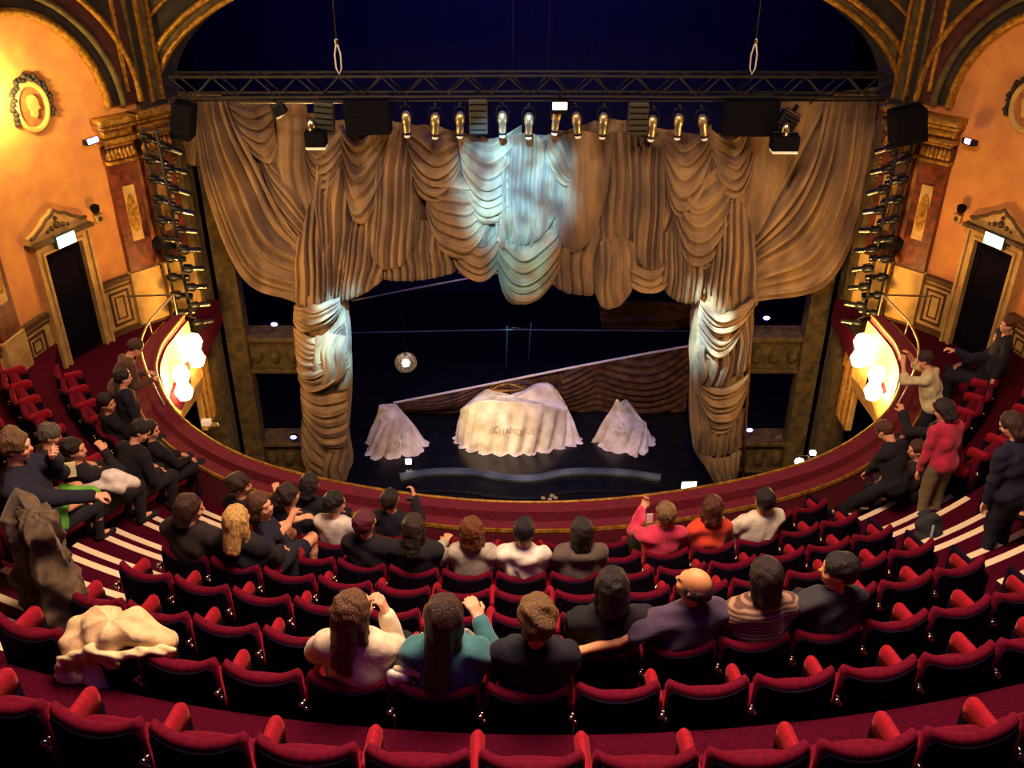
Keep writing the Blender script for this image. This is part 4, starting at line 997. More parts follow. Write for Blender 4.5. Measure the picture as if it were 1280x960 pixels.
# bits at the stage front
p = W(511,584,z=.0); r = empty('small_lit_box', (p.x,p.y,0), 0, 'tiny white lit square standing on the dark stage front at left', 'box')
MB().box((0,0,.16),(.14,.06,.13), bev=.01).build('lit_face', M['screen'], r); MB().box((0,.02,.05),(.05,.05,.1)).build('stand', M['blackmetal'], r)
p = W(859,622,z=.0); r = empty('conductor_monitor', (p.x,p.y,0), .05, 'bright white monitor screen on a stand at the right of the stage front', 'monitor')
MB().box((0,0,.36),(.36,.05,.22), bev=.01).build('case', M['blackmetal'], r); MB().box((0,-.03,.36),(.33,.012,.19)).build('screen', M['screen'], r)
MB().box((0,.03,.13),(.05,.05,.26)).build('stand', M['blackmetal'], r); MB().box((0,.03,.01),(.22,.16,.02)).build('foot', M['blackmetal'], r)
p = W(686,632,z=.0); r = empty('music_stand', (p.x,p.y,0), 0, 'black music stand with crumpled white papers at the middle of the stage front', 'music stand')
MB().box((0,0,.22),(.36,.04,.2), M=Matrix.Rotation(-.5,3,'X')).build('desk', M['blackmetal'], r)
MB().tube([(0,.02,0),(0,.02,.2)], .015, 6).build('post', M['blackmetal'], r)
g = MB(); 
for k,(dx,dz,an) in enumerate(((-.13,.24,.3),(.02,.20,-.2),(.14,.25,.5),(.06,.30,.1))): g.box((dx,-.04,dz),(.09,.012,.07), M=Matrix.Rotation(an,3,'Y'))
g.build('papers', M['sheet'], r)
# ================================================================== PEOPLE
def floorz(x, y):
    z = ROWS['A'][1]
    for r in 'BCDEFGH':
        if y > rowy(r, x)-.14: z = ROWS[r][1]
    return z
def ik(J, Wt, pole, la=.285, lb=.25):
    J, Wt, pole = map(lambda q: np.array(q, float), (J, Wt, pole)); d = Wt-J; L = np.linalg.norm(d)
    if L > (la+lb)*.995: Wt = J+d/L*(la+lb)*.995; d = Wt-J; L = np.linalg.norm(d)
    a = (la*la-lb*lb+L*L)/(2*L); h = math.sqrt(max(la*la-a*a, 1e-6)); n = d/L
    pv = pole-J; pv = pv-n*(pv@n); pv /= (np.linalg.norm(pv)+1e-9)
    return J+n*a+pv*h, Wt
def hand_prims(E, Wr, side, nrm, curl=.5, s=1.0):
    d = (Wr-E)/np.linalg.norm(Wr-E); n = np.array(nrm, float); n = n-d*(n@d); n /= np.linalg.norm(n)+1e-9; l = np.cross(d, n)*side
    out = [cap(Wr-d*.03, Wr+d*.01, .027, .026, .02)]
    for o in (-.024, 0, .024): out.append(cap(Wr+d*.01+l*o*.7, Wr+d*.085*s+l*o, .016, .014, .012))
    for o, L in ((-.033,.058),(-.011,.072),(.011,.078),(.033,.070)):
        b = Wr+d*.088*s+l*o; c1 = curl*.7; c2 = curl*1.8
        m = b+(d*math.cos(c1)+n*math.sin(c1))*L*.5; e = m+(d*math.cos(c2)+n*math.sin(c2))*L*.5
        out += [cap(b, m, .0105, .010, .004), cap(m, e, .010, .0088, .004)]
    tb = Wr+d*.03+l*.026; tm = tb+(d*.55+l*.7+n*.35)*.045; te = tm+(d*.85+l*.2+n*.5)*.035
    out += [cap(tb, tm, .014, .012, .01), cap(tm, te, .012, .010, .005)]
    return out
def person(loc, rz, label, pose='sit', lean=0, twist=0, roll=0, head=(0,0), hair='short', hairc=(60,40,28), top=('jacket',(30,30,40)), sleeve='long', legs=(34,34,44),
           L=None, R=None, curl=.6, h=.013, build=1.0, hl=.26, skin='skin', hood=False, collar=False, bare_legs=False, kids=1.0, seed=0, hand_n=((0,0,-1),(0,0,-1))):
    root = empty('person', loc, rz, label, 'person')
    root.scale = (kids,kids,kids)
    hz = .54 if pose == 'sit' else .94
    P = np.array((0,0,hz)); Rl = rotm(twist, -lean, roll)
    U = lambda p: Rl@np.array(p, float)+P
    sw = .172*build; b = build
    def torso(e=0.0):
        return [ell(P, (.165*b+e, .115*b+e, .115+e), None, .05), ell(P+np.array((0,-.02,.04)), (.15*b+e,.11*b+e,.12+e), None, .05)]+xf([cap((-.045,0,.08),(-.045,0,.24),.105*b+e,.11*b+e,.05), cap((.045,0,.08),(.045,0,.24),.105*b+e,.11*b+e,.05),
            ell((0,0,.33),(.165*b+e,.112*b+e,.165+e),None,.05), cap((-sw+.035,-.012,.452),(sw-.035,-.012,.452),.058+e,.058+e,.05), cap((-.06,-.01,.48),(.06,-.01,.48),.05+e,.05+e,.04)], Rl, (0,0,0), P)
    neck = xf([cap((0,-.012,.47),(0,.012,.62),.056,.05,.03)], Rl, (0,0,0), P)
    # head
    Hd = [ell((0,-.008,.025),(.077,.097,.10),None,.02), ell((0,.025,-.045),(.058,.068,.068),None,.04), ell((0,.055,-.085),(.03,.028,.022),None,.03), cap((0,.088,.012),(0,.108,-.024),.010,.014,.012),
          ell((0,.082,.033),(.05,.016,.012),None,.02), ell((.079,-.002,-.01),(.011,.02,.032),rotm(.3,0,0),.006), ell((-.079,-.002,-.01),(.011,.02,.032),rotm(-.3,0,0),.006),
          ell((.032,.07,-.03),(.028,.024,.024),None,.02), ell((-.032,.07,-.03),(.028,.024,.024),None,.02), ell((0,.086,-.058),(.024,.012,.009),None,.008),
          cut((.032,.103,.008),(.017,.014,.011),None,.012), cut((-.032,.103,.008),(.017,.014,.011),None,.012), cut((0,.104,-.0565),(.022,.008,.0025),None,.004)]
    Rh = rotm(head[0], head[1], head[2] if len(head) > 2 else 0); hp = (0, .012, .60); off = np.array((0,.018,.705))-np.array(hp)
    def HX(prims): return xf(xf(prims, Rh, (0,0,0), np.array(hp)+Rh@off), Rl, (0,0,0), P)
    headc = Rl@(np.array(hp)+Rh@off)+P
    # arms
    arms = []; hands = []; slv = []
    for sd, spec in ((-1, L), (1, R)):
        J = U((sd*sw, -.01, .44))
        if spec is None: spec = ((sd*.10, .30, hz+.10), (sd*.6, -.1, .2)) if pose == 'sit' else ((sd*.24, .08, hz-.12), (sd*.5, -.6, hz))
        E, Wr = ik(J, spec[0], spec[1])
        arms += [cap(J, E, .047*b, .038, .03), cap(E, Wr, .038, .026, .015)]
        nn = hand_n[0 if sd < 0 else 1]; hands += hand_prims(E, Wr, -sd, nn, curl)
        e = .020
        if sleeve == 'long': slv += [cap(J, E, .047*b+e, .041+e, .03), cap(E, E+(Wr-E)*.93, .041+e, .031+e, .015)]
        elif sleeve == 'three': slv += [cap(J, E, .047*b+e, .041+e, .03), cap(E, E+(Wr-E)*.25, .041+e, .038+e, .015)]
        elif sleeve == 'short': slv += [cap(J, J+(E-J)*.62, .047*b+e, .048+e, .03)]
    # legs
    lg = []; tr = []; sh = []
    for sd in (-1, 1):
        if pose == 'sit': Hj = P+np.array((sd*.085,.03,-.01)); K = np.array((sd*.115,.45,.50)); A = np.array((sd*.11,.40,.135)); T_ = np.array((sd*.125,.56,.08))
        elif pose == 'step': Hj = P+np.array((sd*.085,.03,-.01)); K = np.array((sd*.13,.42,.42)); A = np.array((sd*.11,.62,.06)); T_ = np.array((sd*.12,.78,.05))
        else: Hj = P+np.array((sd*.088,0,-.03)); K = np.array((sd*.10,.02,.50)); A = np.array((sd*.11,-.02,.09)); T_ = np.array((sd*.13,.13,.035))
        lg += [cap(Hj, K, .082*b, .055, .05), cap(K, K+(A-K)*.4, .052, .055, .03), cap(K+(A-K)*.4, A, .055, .036, .02), cap(A, T_, .036, .03, .02)]
        tr += [cap(Hj, K, .082*b+.018, .06+.016, .05), cap(K, A+np.array((0,0,.0)), .072, .055, .02)]
        sh += [cap(A+np.array((0,-.02,-.035)), T_, .045, .040, .02)]
    body = torso()+neck+HX(Hd)+arms+hands+lg
    sdf_obj('body', body, h, M[skin], root)
    cm = cloth(*top[1]) if len(top) < 3 else striped(top[1], top[2])
    tp = torso(.024)+slv
    if collar or hood: tp += xf([cap((-.035,-.045,.52),(.035,-.045,.52),.035,.035,.02), cap((-.06,-.03,.50),(-.05,.04,.49),.022,.022,.02), cap((.06,-.03,.50),(.05,.04,.49),.022,.022,.02)], Rl, (0,0,0), P)
    if hood: tp += xf([ell((0,-.10,.47),(.11,.055,.075),rotm(0,.3,0),.03), cap((-.07,-.07,.5),(.07,-.07,.5),.03,.03,.03)], Rl, (0,0,0), P)
    if top[0] in ('jacket','coat'): tp += [ell(P+np.array((0,0,-.02)), (.19*b,.145,.13), None, .05)]
    tp.append(('x',)+tuple(xf([cut((0,.04,.60),(.052,.05,.10))], Rl, (0,0,0), P)[0][1:]))
    sdf_obj(top[0], tp, h, cm, root, wr=.010 if h < .0125 else .007, wf=30, seed=seed)
    if not bare_legs: sdf_obj('trousers', [ell(P, (.175*b,.135,.125), None, .05)]+tr, h*1.15, cloth(*legs), root, wr=.004, wf=24, seed=seed+3)
    else: sdf_obj('skirt', [ell(P, (.18*b,.14,.12), None, .05)]+[cap(P+np.array((s*.085,.03,-.01)), P+np.array((s*.10,.26,-.02)), .105, .09, .05) for s in (-1,1)], h*1.15, cloth(*legs), root, wr=.004, seed=seed)
    sdf_obj('shoes', sh, h*1.1, cloth(26,22,24), root)
    if hair:
        hp_ = []; back = -.0
        if hair == 'bald': hp_ = [ell((0,-.024,-.005),(.091,.098,.085),None,.02), cap((0,-.06,-.02),(0,-.062,-.06),.055,.045,.02), cut((0,.12,0),(.12,.10,.12),None,.01), cut((0,.02,.115),(.16,.17,.085),None,.01)]
        elif hair == 'beanie': hp_ = [ell((0,-.012,.045),(.092,.112,.092),None,.02), ell((0,-.05,-.02),(.08,.07,.06),None,.03), cut((0,.12,-.045),(.10,.09,.075),None,.01)]
        else:
            hp_ = [ell((0,-.02,.038),(.095,.112,.104),None,.02), ell((0,-.055,-.01),(.08,.068,.075),None,.03)]
            if hair in ('long','bob','wavy'):
                ln = hl if hair != 'bob' else .10
                for xx, yy in ((-.062,-.02),(.062,-.02),(-.035,-.07),(.035,-.07),(0,-.08)): hp_.append(cap((xx,yy,.02),(xx*1.15,yy-.02-.06*(ln > .15)*(abs(xx) < .05),-.02-ln*(.8+.2*(abs(xx) < .05))),.046,.030 if hair == 'long' else .042,.022))
            if hair == 'ponytail': hp_ += [cap((0,-.11,.02),(0,-.14,-.10),.035,.028,.02), cap((0,-.14,-.10),(0,-.11,-.24),.03,.014,.02)]
            if hair == 'bun': hp_ += [ell((0,-.11,.07),(.05,.045,.045),None,.015)]
            hp_ += [ell((0,-.02,.05),(.10,.115,.10),None,.02)]*(hair == 'curly')+[cut((0,.125,-.025),(.078,.085,.098),None,.012)]
            if hair == 'short': hp_ += [cut((.085,.03,-.035),(.03,.05,.04),None,.01), cut((-.085,.03,-.035),(.03,.05,.04),None,.01)]
        sdf_obj('hair' if hair != 'beanie' else 'knit_cap', HX(hp_), min(h, .012), hairm(*hairc), root, wr=.004 if hair != 'curly' else .009, wf=80 if hair != 'curly' else 55, seed=seed+9)
    for s in (-1, 1):
        c = HX([ell((s*.032,.090,.008),(.011,.008,.008))])[0][1]; MB().lathe([(0,-.009),(.008,-.005),(.010,0),(.008,.005),(0,.009)], tuple(c), 8).build('eye', M['eye'], root, True)
    return root, headc
def seat_person(row, px, label, fwd=.17, **k):
    """sit somebody in the seat of a row whose head shows at picture column px; the seat's cushion folds down"""
    lo, hi = -9, 9
    for _ in range(40):
        x = (lo+hi)/2; 
        x_ = max(min(x, RX+ROWS[row][2]*.98), RX-ROWS[row][2]*.98); p, ph = arcpos(row, x_)
        q = (p.x-fwd*math.sin(ph), p.y+fwd*math.cos(ph), p.z+1.24)
        if proj(q)[0] < px: lo = x
        else: hi = x
    best = min([s for s in ALLSEATS if s[0] == row and s[2].name not in TAKEN], key=lambda s: abs(s[1]-x)); TAKEN.add(best[2].name)
    x = max(best[1]-.05, min(best[1]+.05, x)); p, ph = arcpos(row, x)
    for ch in best[2].children:
        if ch.data == PANS['up']: ch.data = PANS['down']
    loc = (p.x-fwd*math.sin(ph), p.y+fwd*math.cos(ph), p.z-.05)
    k.setdefault('lean', -.13); k['kids'] = k.get('kids', 1.0)*1.10
    return person(loc, ph, label, **k)
TAKEN = set()
ALLSEATS = [(r, x, o) for r, x, o in SEATS]+[(r, x, o) for r, x, o in SIDESEATS]
# ---- second nearest row
seat_person('B', 458, 'person with long straight brown hair and cream jacket, hand raised by the head', hair='long', hairc=(92,60,36), top=('jacket',(236,220,186)), collar=True,
    head=(-.5,.0), R=((.11,.15,1.02),(.2,.6,.2)), L=((-.18,.28,.70),(-.7,0,.5)), curl=.9, h=.010, hl=.30, seed=1, hand_n=((0,0,-1),(-1,0,0)))
seat_person('B', 562, 'person with long dark hair in a teal knit sweater beside the cream jacket', hair='long', hairc=(52,32,26), top=('sweater',(58,118,124)), head=(-.25,-.05), R=((.15,.24,.92),(.5,.1,.3)), h=.010, hl=.34, seed=2, build=1.08)
seat_person('B', 678, 'person with short tousled brown hair and black top, right of the teal sweater', hair='curly', hairc=(104,76,44), top=('jacket',(22,24,42)), head=(.15,-.02), h=.010, seed=3, build=1.05)
# ---- third nearest row
seat_person('C', 782, 'person with shaggy black hair in bulky black clothes, just left of the bald person', hair='bob', hairc=(24,20,26), top=('jacket',(20,20,28)), head=(.0,-.15), h=.011, seed=4, build=1.15)
seat_person('C', 888, 'bald-topped person in a purple t-shirt stretching a bare arm along the seat backs', hair='bald', hairc=(60,48,46), top=('t_shirt',(72,56,84)), sleeve='short', skin='skin_tan', head=(.75,.15), twist=.15,
    L=((-.76,-.20,.84),(-.45,-.5,.7)), R=((.2,.3,.75),(.6,0,.3)), h=.010, seed=5, build=1.18, legs=(28,28,60), curl=.35)
seat_person('C', 966, 'person with dark hair in a brown striped sweater right of the bald person', hair='long', hairc=(34,26,28), top=('sweater',(92,64,56),(158,126,100)), head=(.1,-.2), h=.011, seed=6, hl=.12, build=1.08)
seat_person('C', 1040, 'person with black hair in profile and a dark olive-grey fleece, rightmost of that group', hair='beanie', hairc=(26,24,28), top=('fleece',(72,74,70)), collar=True, skin='skin_tan', head=(1.25,.0), h=.011, seed=7, build=1.08)
# ---- the rows farther down
seat_person('E', 264, 'person in a dark brown speckled fur jacket at the left end beside the stairs', hair='bob', hairc=(58,38,30), top=('coat',(56,38,34)), head=(-.9,-.25), h=.013, build=1.3, seed=8)
seat_person('E', 316, 'person with long blond hair and a black top beside the fur jacket', hair='wavy', hairc=(214,172,100), top=('jacket',(22,22,34)), head=(-.15,0), h=.012, hl=.20, seed=9)
seat_person('F', 350, 'person with shoulder-length brown hair turned right, bare arms folded over raised bare knees', hair='bob', hairc=(88,58,40), top=('dress',(34,28,60)), sleeve='none', bare_legs=True, legs=(34,28,60), head=(-1.15,.05), h=.012, twist=-.6,
    L=((.06,.34,.80),(-.4,.3,.3)), R=((.0,.38,.84),(.5,.2,.4)), seed=10)
seat_person('G', 295, 'dark-haired person in dark clothes leaning right, nearest the left stairs by the rail', hair='curly', hairc=(52,36,26), top=('jacket',(40,24,30)), head=(-1.1,-.1), h=.014, seed=11, R=((.2,.25,.95),(.6,0,.5)))
seat_person('G', 374, 'person with bushy dark brown hair in black, just below the left cloth column', hair='curly', hairc=(46,32,36), top=('jacket',(28,24,40)), head=(-.6,0), h=.014, seed=12, build=1.1)
seat_person('H', 400, 'person in black with dark hair bent down, right of the bushy-haired one', hair='bob', hairc=(36,28,34), top=('jacket',(24,24,38)), head=(-.2,-.3), h=.014, seed=13)
seat_person('G', 441, 'black-haired person with a white shirt collar and a dark blue jacket', hair='short', hairc=(22,20,30), top=('shirt',(222,214,204)), head=(-.8,-.2), h=.014, seed=14, sleeve='three')
seat_person('F', 462, 'person with short dark red hair in a black jacket', hair='short', hairc=(92,30,48), top=('jacket',(24,24,34)), head=(-.4,0), h=.013, seed=15, build=1.08)
seat_person('H', 500, 'dark-haired person at the rail lifting a small camera in one hand', hair='short', hairc=(34,26,30), top=('jacket',(30,28,50)), head=(-.3,0), h=.014, seed=16, R=((.14,.30,1.02),(.4,.3,.4)), hand_n=((0,0,-1),(-1,0,0)), curl=.9)
seat_person('F', 520, 'person with long dark hair over a white collar and a black puffy jacket', hair='long', hairc=(48,38,32), top=('jacket',(34,34,42)), hood=True, head=(0,-.05), h=.013, hl=.18, seed=17, build=1.12)
seat_person('F', 592, 'person with auburn hair in a black vest over pale sleeves', hair='bob', hairc=(108,58,36), top=('shirt',(186,178,160)), head=(.1,-.1), h=.012, seed=18, L=((-.30,.25,.82),(-.7,-.1,.5)))
seat_person('F', 655, 'black-haired person in a bright white jacket with hood', hair='short', hairc=(22,20,36), top=('jacket',(250,244,226)), hood=True, head=(.0,-.15), h=.012, seed=19, build=1.08)
seat_person('F', 727, 'person with long dark hair and a grey fur-trimmed jacket round the shoulders', hair='long', hairc=(38,32,36), top=('jacket',(98,86,78)), hood=True, head=(.1,-.1), h=.012, hl=.12, seed=20, build=1.08)
seat_person('G', 828, 'person with short light brown hair in a hot pink sweater holding up a white phone', hair='short', hairc=(132,104,70), top=('sweater',(226,60,98)), head=(.1,.0), L=((-.12,.26,1.06),(-.4,.4,.4)), h=.011, seed=21, build=1.05, hand_n=((0,0,1),(0,0,-1)), curl=.8)
seat_person('G', 886, 'person with shoulder-length brown hair in an orange-red top', hair='bob', hairc=(82,44,34), top=('t_shirt',(240,74,40)), sleeve='three', head=(-.2,-.1), h=.011, seed=22, R=((.22,.3,.80),(.6,0,.4)))
seat_person('G', 953, 'black-haired person in a white shirt, rightmost of the three by the rail', hair='short', hairc=(24,20,28), top=('shirt',(236,228,208)), head=(-.1,.02), h=.011, seed=23, build=1.15, L=((-.25,.3,.78),(-.6,0,.4)))
# ---- left side block and stairs
p, _h = seat_person('E', 56, 'small person in a bright green top among the left side seats holding a yellow paper', hair='short', hairc=(40,26,26), top=('t_shirt',(84,170,50)), sleeve='short', head=(-1.2,-.2), h=.013, kids=.86, seed=30, L=((-.1,.32,.78),(-.6,0,.4)))
seat_person('F', 106, 'dark-haired person, face turned right, hand at the chin, left side block', hair='short', hairc=(34,24,26), top=('jacket',(34,24,36)), head=(-1.0,-.1), h=.013, seed=31, R=((.08,.20,1.08),(.5,.1,.6)))
seat_person('F', 70, 'person in a dark grey hooded top with head down, left side block', hair='beanie', hairc=(96,92,84), top=('fleece',(52,50,56)), hood=True, head=(-.6,-.5), h=.014, seed=32)
seat_person('G', 168, 'person in black hunched forward beside the left stairs', hair='short', hairc=(30,24,28), top=('jacket',(22,20,32)), head=(-.8,-.4), h=.014, seed=33, lean=.3, build=1.1)
seat_person('H', 200, 'person in black with a dim face beside the left stairs near the rail', hair='bob', hairc=(28,22,26), top=('jacket',(26,18,34)), head=(-.9,-.2), h=.014, seed=34, build=1.05)
seat_person('H', 148, 'person in black wearing a bright red scarf, left side block by the rail', hair='short', hairc=(30,22,26), top=('jacket',(24,20,36)), head=(-1.1,-.1), h=.014, seed=35)
q = Vector((-5.30, 11.30, 4.9))
person(q, -.9, 'dark-haired person in navy standing at the far left behind the rail, facing right', pose='stand', hair='short', hairc=(30,22,24), top=('jacket',(28,26,56)), head=(-.3,-.1), h=.014, seed=36)
q = Vector((-5.76, 12.15, 4.9))
person(q, -.9, 'person in a brown top leaning on the rail under the left glaring lamps', pose='stand', hair='short', hairc=(70,48,36), top=('sweater',(84,54,44)), head=(-.2,-.3), h=.014, seed=37, lean=.45, L=((.0,.42,1.10),(-.4,.2,.6)), R=((.22,.42,1.08),(.4,.2,.6)))
# standing person holding the long coat
bp = Vector((-4.05, 6.45, 0)); bp.z = floorz(bp.x, bp.y)
big, bh = person(bp, -1.25, 'big person with curly hair and navy jacket standing at far left, hand to mouth', pose='stand', hair='curly', hairc=(98,72,44), top=('jacket',(24,26,52)), head=(-.15,-.15), h=.010, build=1.25, seed=40, collar=True,
    L=((-.05,.24,1.46),(-.5,-.1,1.0)), R=((.12,.52,1.16),(.5,-.2,.9)), legs=(26,26,36), kids=1.12, curl=1.1, hand_n=((0,1,0),(0,0,-1)))
# ---- right side block and stairs
q = Vector((6.02, 11.75, 4.9))
person(q, .9, 'person in a cream top leaning toward the right rail with both hands raised', pose='stand', hair='short', hairc=(44,32,36), top=('sweater',(212,202,156)), sleeve='three', head=(.3,-.2), h=.012, seed=41, lean=.3, L=((-.14,.48,1.52),(-.5,.3,1.0)), R=((.10,.48,1.55),(.5,.3,1.0)))
seat_person('H', 1160, 'brown-haired person in a black jacket looking left behind the cream top', hair='short', hairc=(96,58,40), top=('jacket',(36,32,40)), head=(1.1,-.1), h=.012, seed=42, L=((-.16,.36,1.06),(-.6,0,.5)))
q = Vector((5.22, 9.62, 0)); q.z = floorz(q.x, q.y)
person(q, .35, 'person in a pinkish red top and khaki jeans standing in the right stairs', pose='stand', hair='bob', hairc=(36,26,36), top=('sweater',(196,38,76)), head=(.5,-.5), lean=.15, h=.012, seed=43, legs=(128,112,72), build=1.05)
q = Vector((4.82, rowy('H',4.82)-.30, ROWS['H'][1]+.03))
person(q, .55, 'person sitting on the right stairs in dark jeans, hands clasped by face', pose='step', hair='short', hairc=(84,44,32), top=('jacket',(24,24,34)), head=(.2,-.6), lean=.35, h=.012, seed=44, L=((-.04,.40,.86),(-.6,0,.4)), R=((.08,.40,.86),(.6,0,.4)), legs=(34,38,50))
q = Vector((5.18, 10.15, 4.9))
person(q, .8, 'person in an olive jacket and grey jeans crouched by the right rail, face turned left', pose='sit', hair='short', hairc=(70,40,34), top=('jacket',(66,56,40)), head=(.8,-.1), h=.013, seed=45, legs=(48,50,60))
q = Vector((4.98, 7.75, 0)); q.z = floorz(q.x, q.y)
person(q, .5, 'large person in a dark navy coat standing on the right stairs, back to view', pose='stand', hair='bob', hairc=(52,34,26), top=('coat',(24,26,56)), head=(.4,-.4), lean=.2, h=.011, seed=46, build=1.32, legs=(26,28,48))
q = Vector((5.75, 8.55, 0)); q.z = floorz(q.x, q.y)
person(q, 1.0, 'reddish blond person standing behind the navy coat at the right edge', pose='stand', hair='short', hairc=(170,110,64), top=('jacket',(60,40,44)), head=(.8,-.2), h=.013, seed=47)
seat_person('H', 1256, 'person in a navy sweater reaching a hand out at the far right side block', hair='short', hairc=(34,26,34), top=('sweater',(24,28,52)), head=(1.1,-.2), h=.013, seed=48, L=((-.30,.44,1.0),(-.6,0,.5)))
q = Vector((7.45, 12.9, 4.9))
person(q, 1.4, 'small distant person in dark clothes at the right edge near the wall', pose='stand', hair='short', hairc=(88,48,30), top=('jacket',(30,28,40)), head=(.4,0), h=.015, seed=49)
# ================================================================== CLOTHES AND BAGS LEFT ABOUT
def near_seat(row, px):
    lo, hi = -6, 6
    return min([s for s in ALLSEATS if s[0] == row], key=lambda s: abs(proj((arcpos(row, s[1])[0].x, arcpos(row, s[1])[0].y, ROWS[row][1]+.86))[0]-px))
row, sx, so = near_seat('B', 130); p, ph = arcpos('B', sx)
r = empty('cream_coat', (p.x+.06, p.y, p.z-.02), ph, 'cream fleece-lined coat thrown over a red seat back at the lower left', 'coat')
c = [cap((-.24,.02,.93),(.24,.04,.95),.07,.07,.06), cap((-.22,-.03,.88),(-.24,-.12,.56),.085,.06,.06), cap((-.08,-.03,.92),(-.12,-.11,.50),.08,.05,.06), cap((.05,-.01,.95),(.06,-.08,.82),.09,.05,.06), cap((-.1,.10,.95),(-.15,.22,.70),.09,.08,.06),
     cap((.18,.03,.94),(.36,.08,.90),.06,.045,.05), cap((.1,.12,.94),(.26,.22,.78),.08,.06,.06), cap((-.28,-.09,.66),(-.16,-.12,.42),.05,.04,.05), cap((-.16,-.12,.42),(-.04,-.12,.60),.035,.035,.04), ell((-.03,.05,.98),(.17,.1,.075),None,.05)]
sdf_obj('coat_body', c, .010, cloth(236,204,150), r, wr=.022, wf=24, seed=2, fold=(.02,7,(0,.05)))
sdf_obj('fleece_edge', [cap((-.33,-.13,.64),(-.26,-.15,.80),.028,.028,.02), cap((-.26,-.15,.80),(-.05,-.12,.92),.028,.03,.02), cap((-.05,-.12,.92),(.1,-.10,.88),.028,.028,.02), cap((.1,-.10,.88),(.26,-.05,.92),.028,.028,.02), cap((.26,-.05,.92),(.40,.04,.88),.028,.028,.02), cap((-.33,-.13,.64),(-.22,-.15,.44),.03,.025,.02), cap((-.22,-.15,.44),(-.06,-.16,.52),.025,.03,.02)], .010, cloth(244,226,170), r, wr=.008, wf=60, seed=5)
cp = Vector((-3.50, 5.55, 0)); cp.z = floorz(cp.x, cp.y)-.02
r = empty('long_brown_coat', cp, -.9, 'long shaggy grey-brown coat hanging from the arm of the standing person', 'coat'); r.scale = (1.25,1.2,1.08)
c = [cap((-.26,0,1.20),(.22,.0,1.26),.075,.06,.05), cap((-.20,0,1.15),(-.27,.0,.42),.11,.14,.08), cap((0,.02,1.16),(.0,.02,.38),.12,.15,.08), cap((.14,0,1.16),(.24,.0,.46),.09,.12,.08), cap((.16,.02,1.05),(.30,.05,.78),.06,.06,.05), cap((-.1,-.06,1.1),(-.12,-.10,.4),.07,.10,.05)]
sdf_obj('coat_body', c, .012, cloth(104,84,60,.6), r, wr=.018, wf=24, seed=6, fold=(.05,9,(0,0)))
q = W(132, 603, z=6.75); r = empty('white_jacket', q, .3, 'crumpled white jacket lying across the laps in the left side block', 'jacket')
sdf_obj('jacket_body', [cap((-.28,0,0),(.05,.02,.06),.07,.09,.06), cap((.05,.02,.06),(.28,-.02,-.04),.09,.06,.06), cap((-.1,-.05,.02),(.15,-.12,-.05),.06,.06,.05), cap((-.28,0,0),(-.40,.06,-.06),.05,.04,.04)], .011, cloth(238,228,218), r, wr=.02, wf=20, seed=8)
q = W(80, 590, z=7.3); r = empty('yellow_paper', q, .3, 'pale yellow folded paper held up beside the green top at left', 'paper')
g = MB(); g.add([(-.12,0,-.07),(.10,.02,-.09),(.12,.03,.08),(-.08,.02,.09),(-.12,.012,-.07),(.10,.032,-.09),(.12,.042,.08),(-.08,.032,.09)], [(0,1,2,3),(7,6,5,4),(0,4,5,1),(1,5,6,2),(2,6,7,3),(3,7,4,0)]); g.build('sheet', cloth(250,240,180), r)
q = W(100, 612, z=7.0); r = empty('green_bag', q, .3, 'rolled bright green cloth bag in the lap beside the standing person', 'bag')
sdf_obj('bag_body', [cap((-.16,0,.02),(.10,0,-.06),.06,.06,.04), cap((.10,0,-.06),(.16,.02,-.14),.06,.05,.04)], .011, cloth(110,200,60), r, wr=.012, wf=30)
q = W(176, 530, z=5.95); r = empty('red_scarf', q, -.4, 'bright red scarf on the black-clad person in the left side block', 'scarf')
sdf_obj('scarf_body', [cap((-.14,0,.03),(.02,-.03,.03),.03,.035,.03), cap((.02,-.03,.03),(.16,.02,-.03),.035,.03,.03)], .009, cloth(230,30,50), r, wr=.006, wf=50)
row, sx, so = near_seat('B', 560); p, ph = arcpos('B', sx)
r = empty('cream_scarf', (p.x-.02, p.y+.02, p.z+.885), ph, 'thin cream scarf lying along the seat back behind the teal sweater', 'scarf')
sdf_obj('scarf_body', [cap((-.22,.0,.05),(-.02,0,.03),.03,.03,.03), cap((-.02,0,.03),(.22,.0,-.01),.03,.02,.03)], .009, cloth(230,214,170), r, wr=.008, wf=40)
row, sx, so = near_seat('B', 490); p, ph = arcpos('B', sx)
q = W(497, 850, y=3.98); r = empty('white_glove_bag', q, 0, 'small white bag tucked between the cream jacket and the teal sweater', 'bag')
sdf_obj('bag_body', [ell((-.02,.02,.0),(.05,.04,.06),None,.03), ell((.03,.02,.01),(.035,.03,.05),None,.03)], .009, cloth(246,238,220), r, wr=.006, wf=40)
q = W(606, 806, y=4.45); r = empty('white_bag', q, 0, 'round white bag in front of the teal sweater, right side', 'bag')
sdf_obj('bag_body', [ell((0,0,0),(.08,.06,.09),None,.03), cap((-.08,0,.05),(-.12,.0,.10),.025,.02,.02)], .010, cloth(246,240,228), r, wr=.01, wf=30)
q = W(812, 648, y=8.35); r = empty('white_phone', q, .1, 'white phone held up by the hand of the hot pink sweater', 'phone')
MB().box((0,0,0),(.075,.014,.13), bev=.006).build('case', cloth(246,240,232), r); MB().box((0,.008,0),(.066,.004,.11)).build('screen', M['screen'], r)
q = W(513, 624, y=9.35); r = empty('small_camera', q, .1, 'small silver camera in the raised hand near the rail', 'camera')
MB().box((0,0,0),(.09,.025,.055), bev=.008).build('case', M['chrome'], r); MB().lathe([(0,-.01),(.018,-.01),(.02,.0),(.018,.01),(0,.01)], (0,.02,0), 10, Matrix.Rotation(PI/2,3,'X')).build('lens', M['black'], r, True)
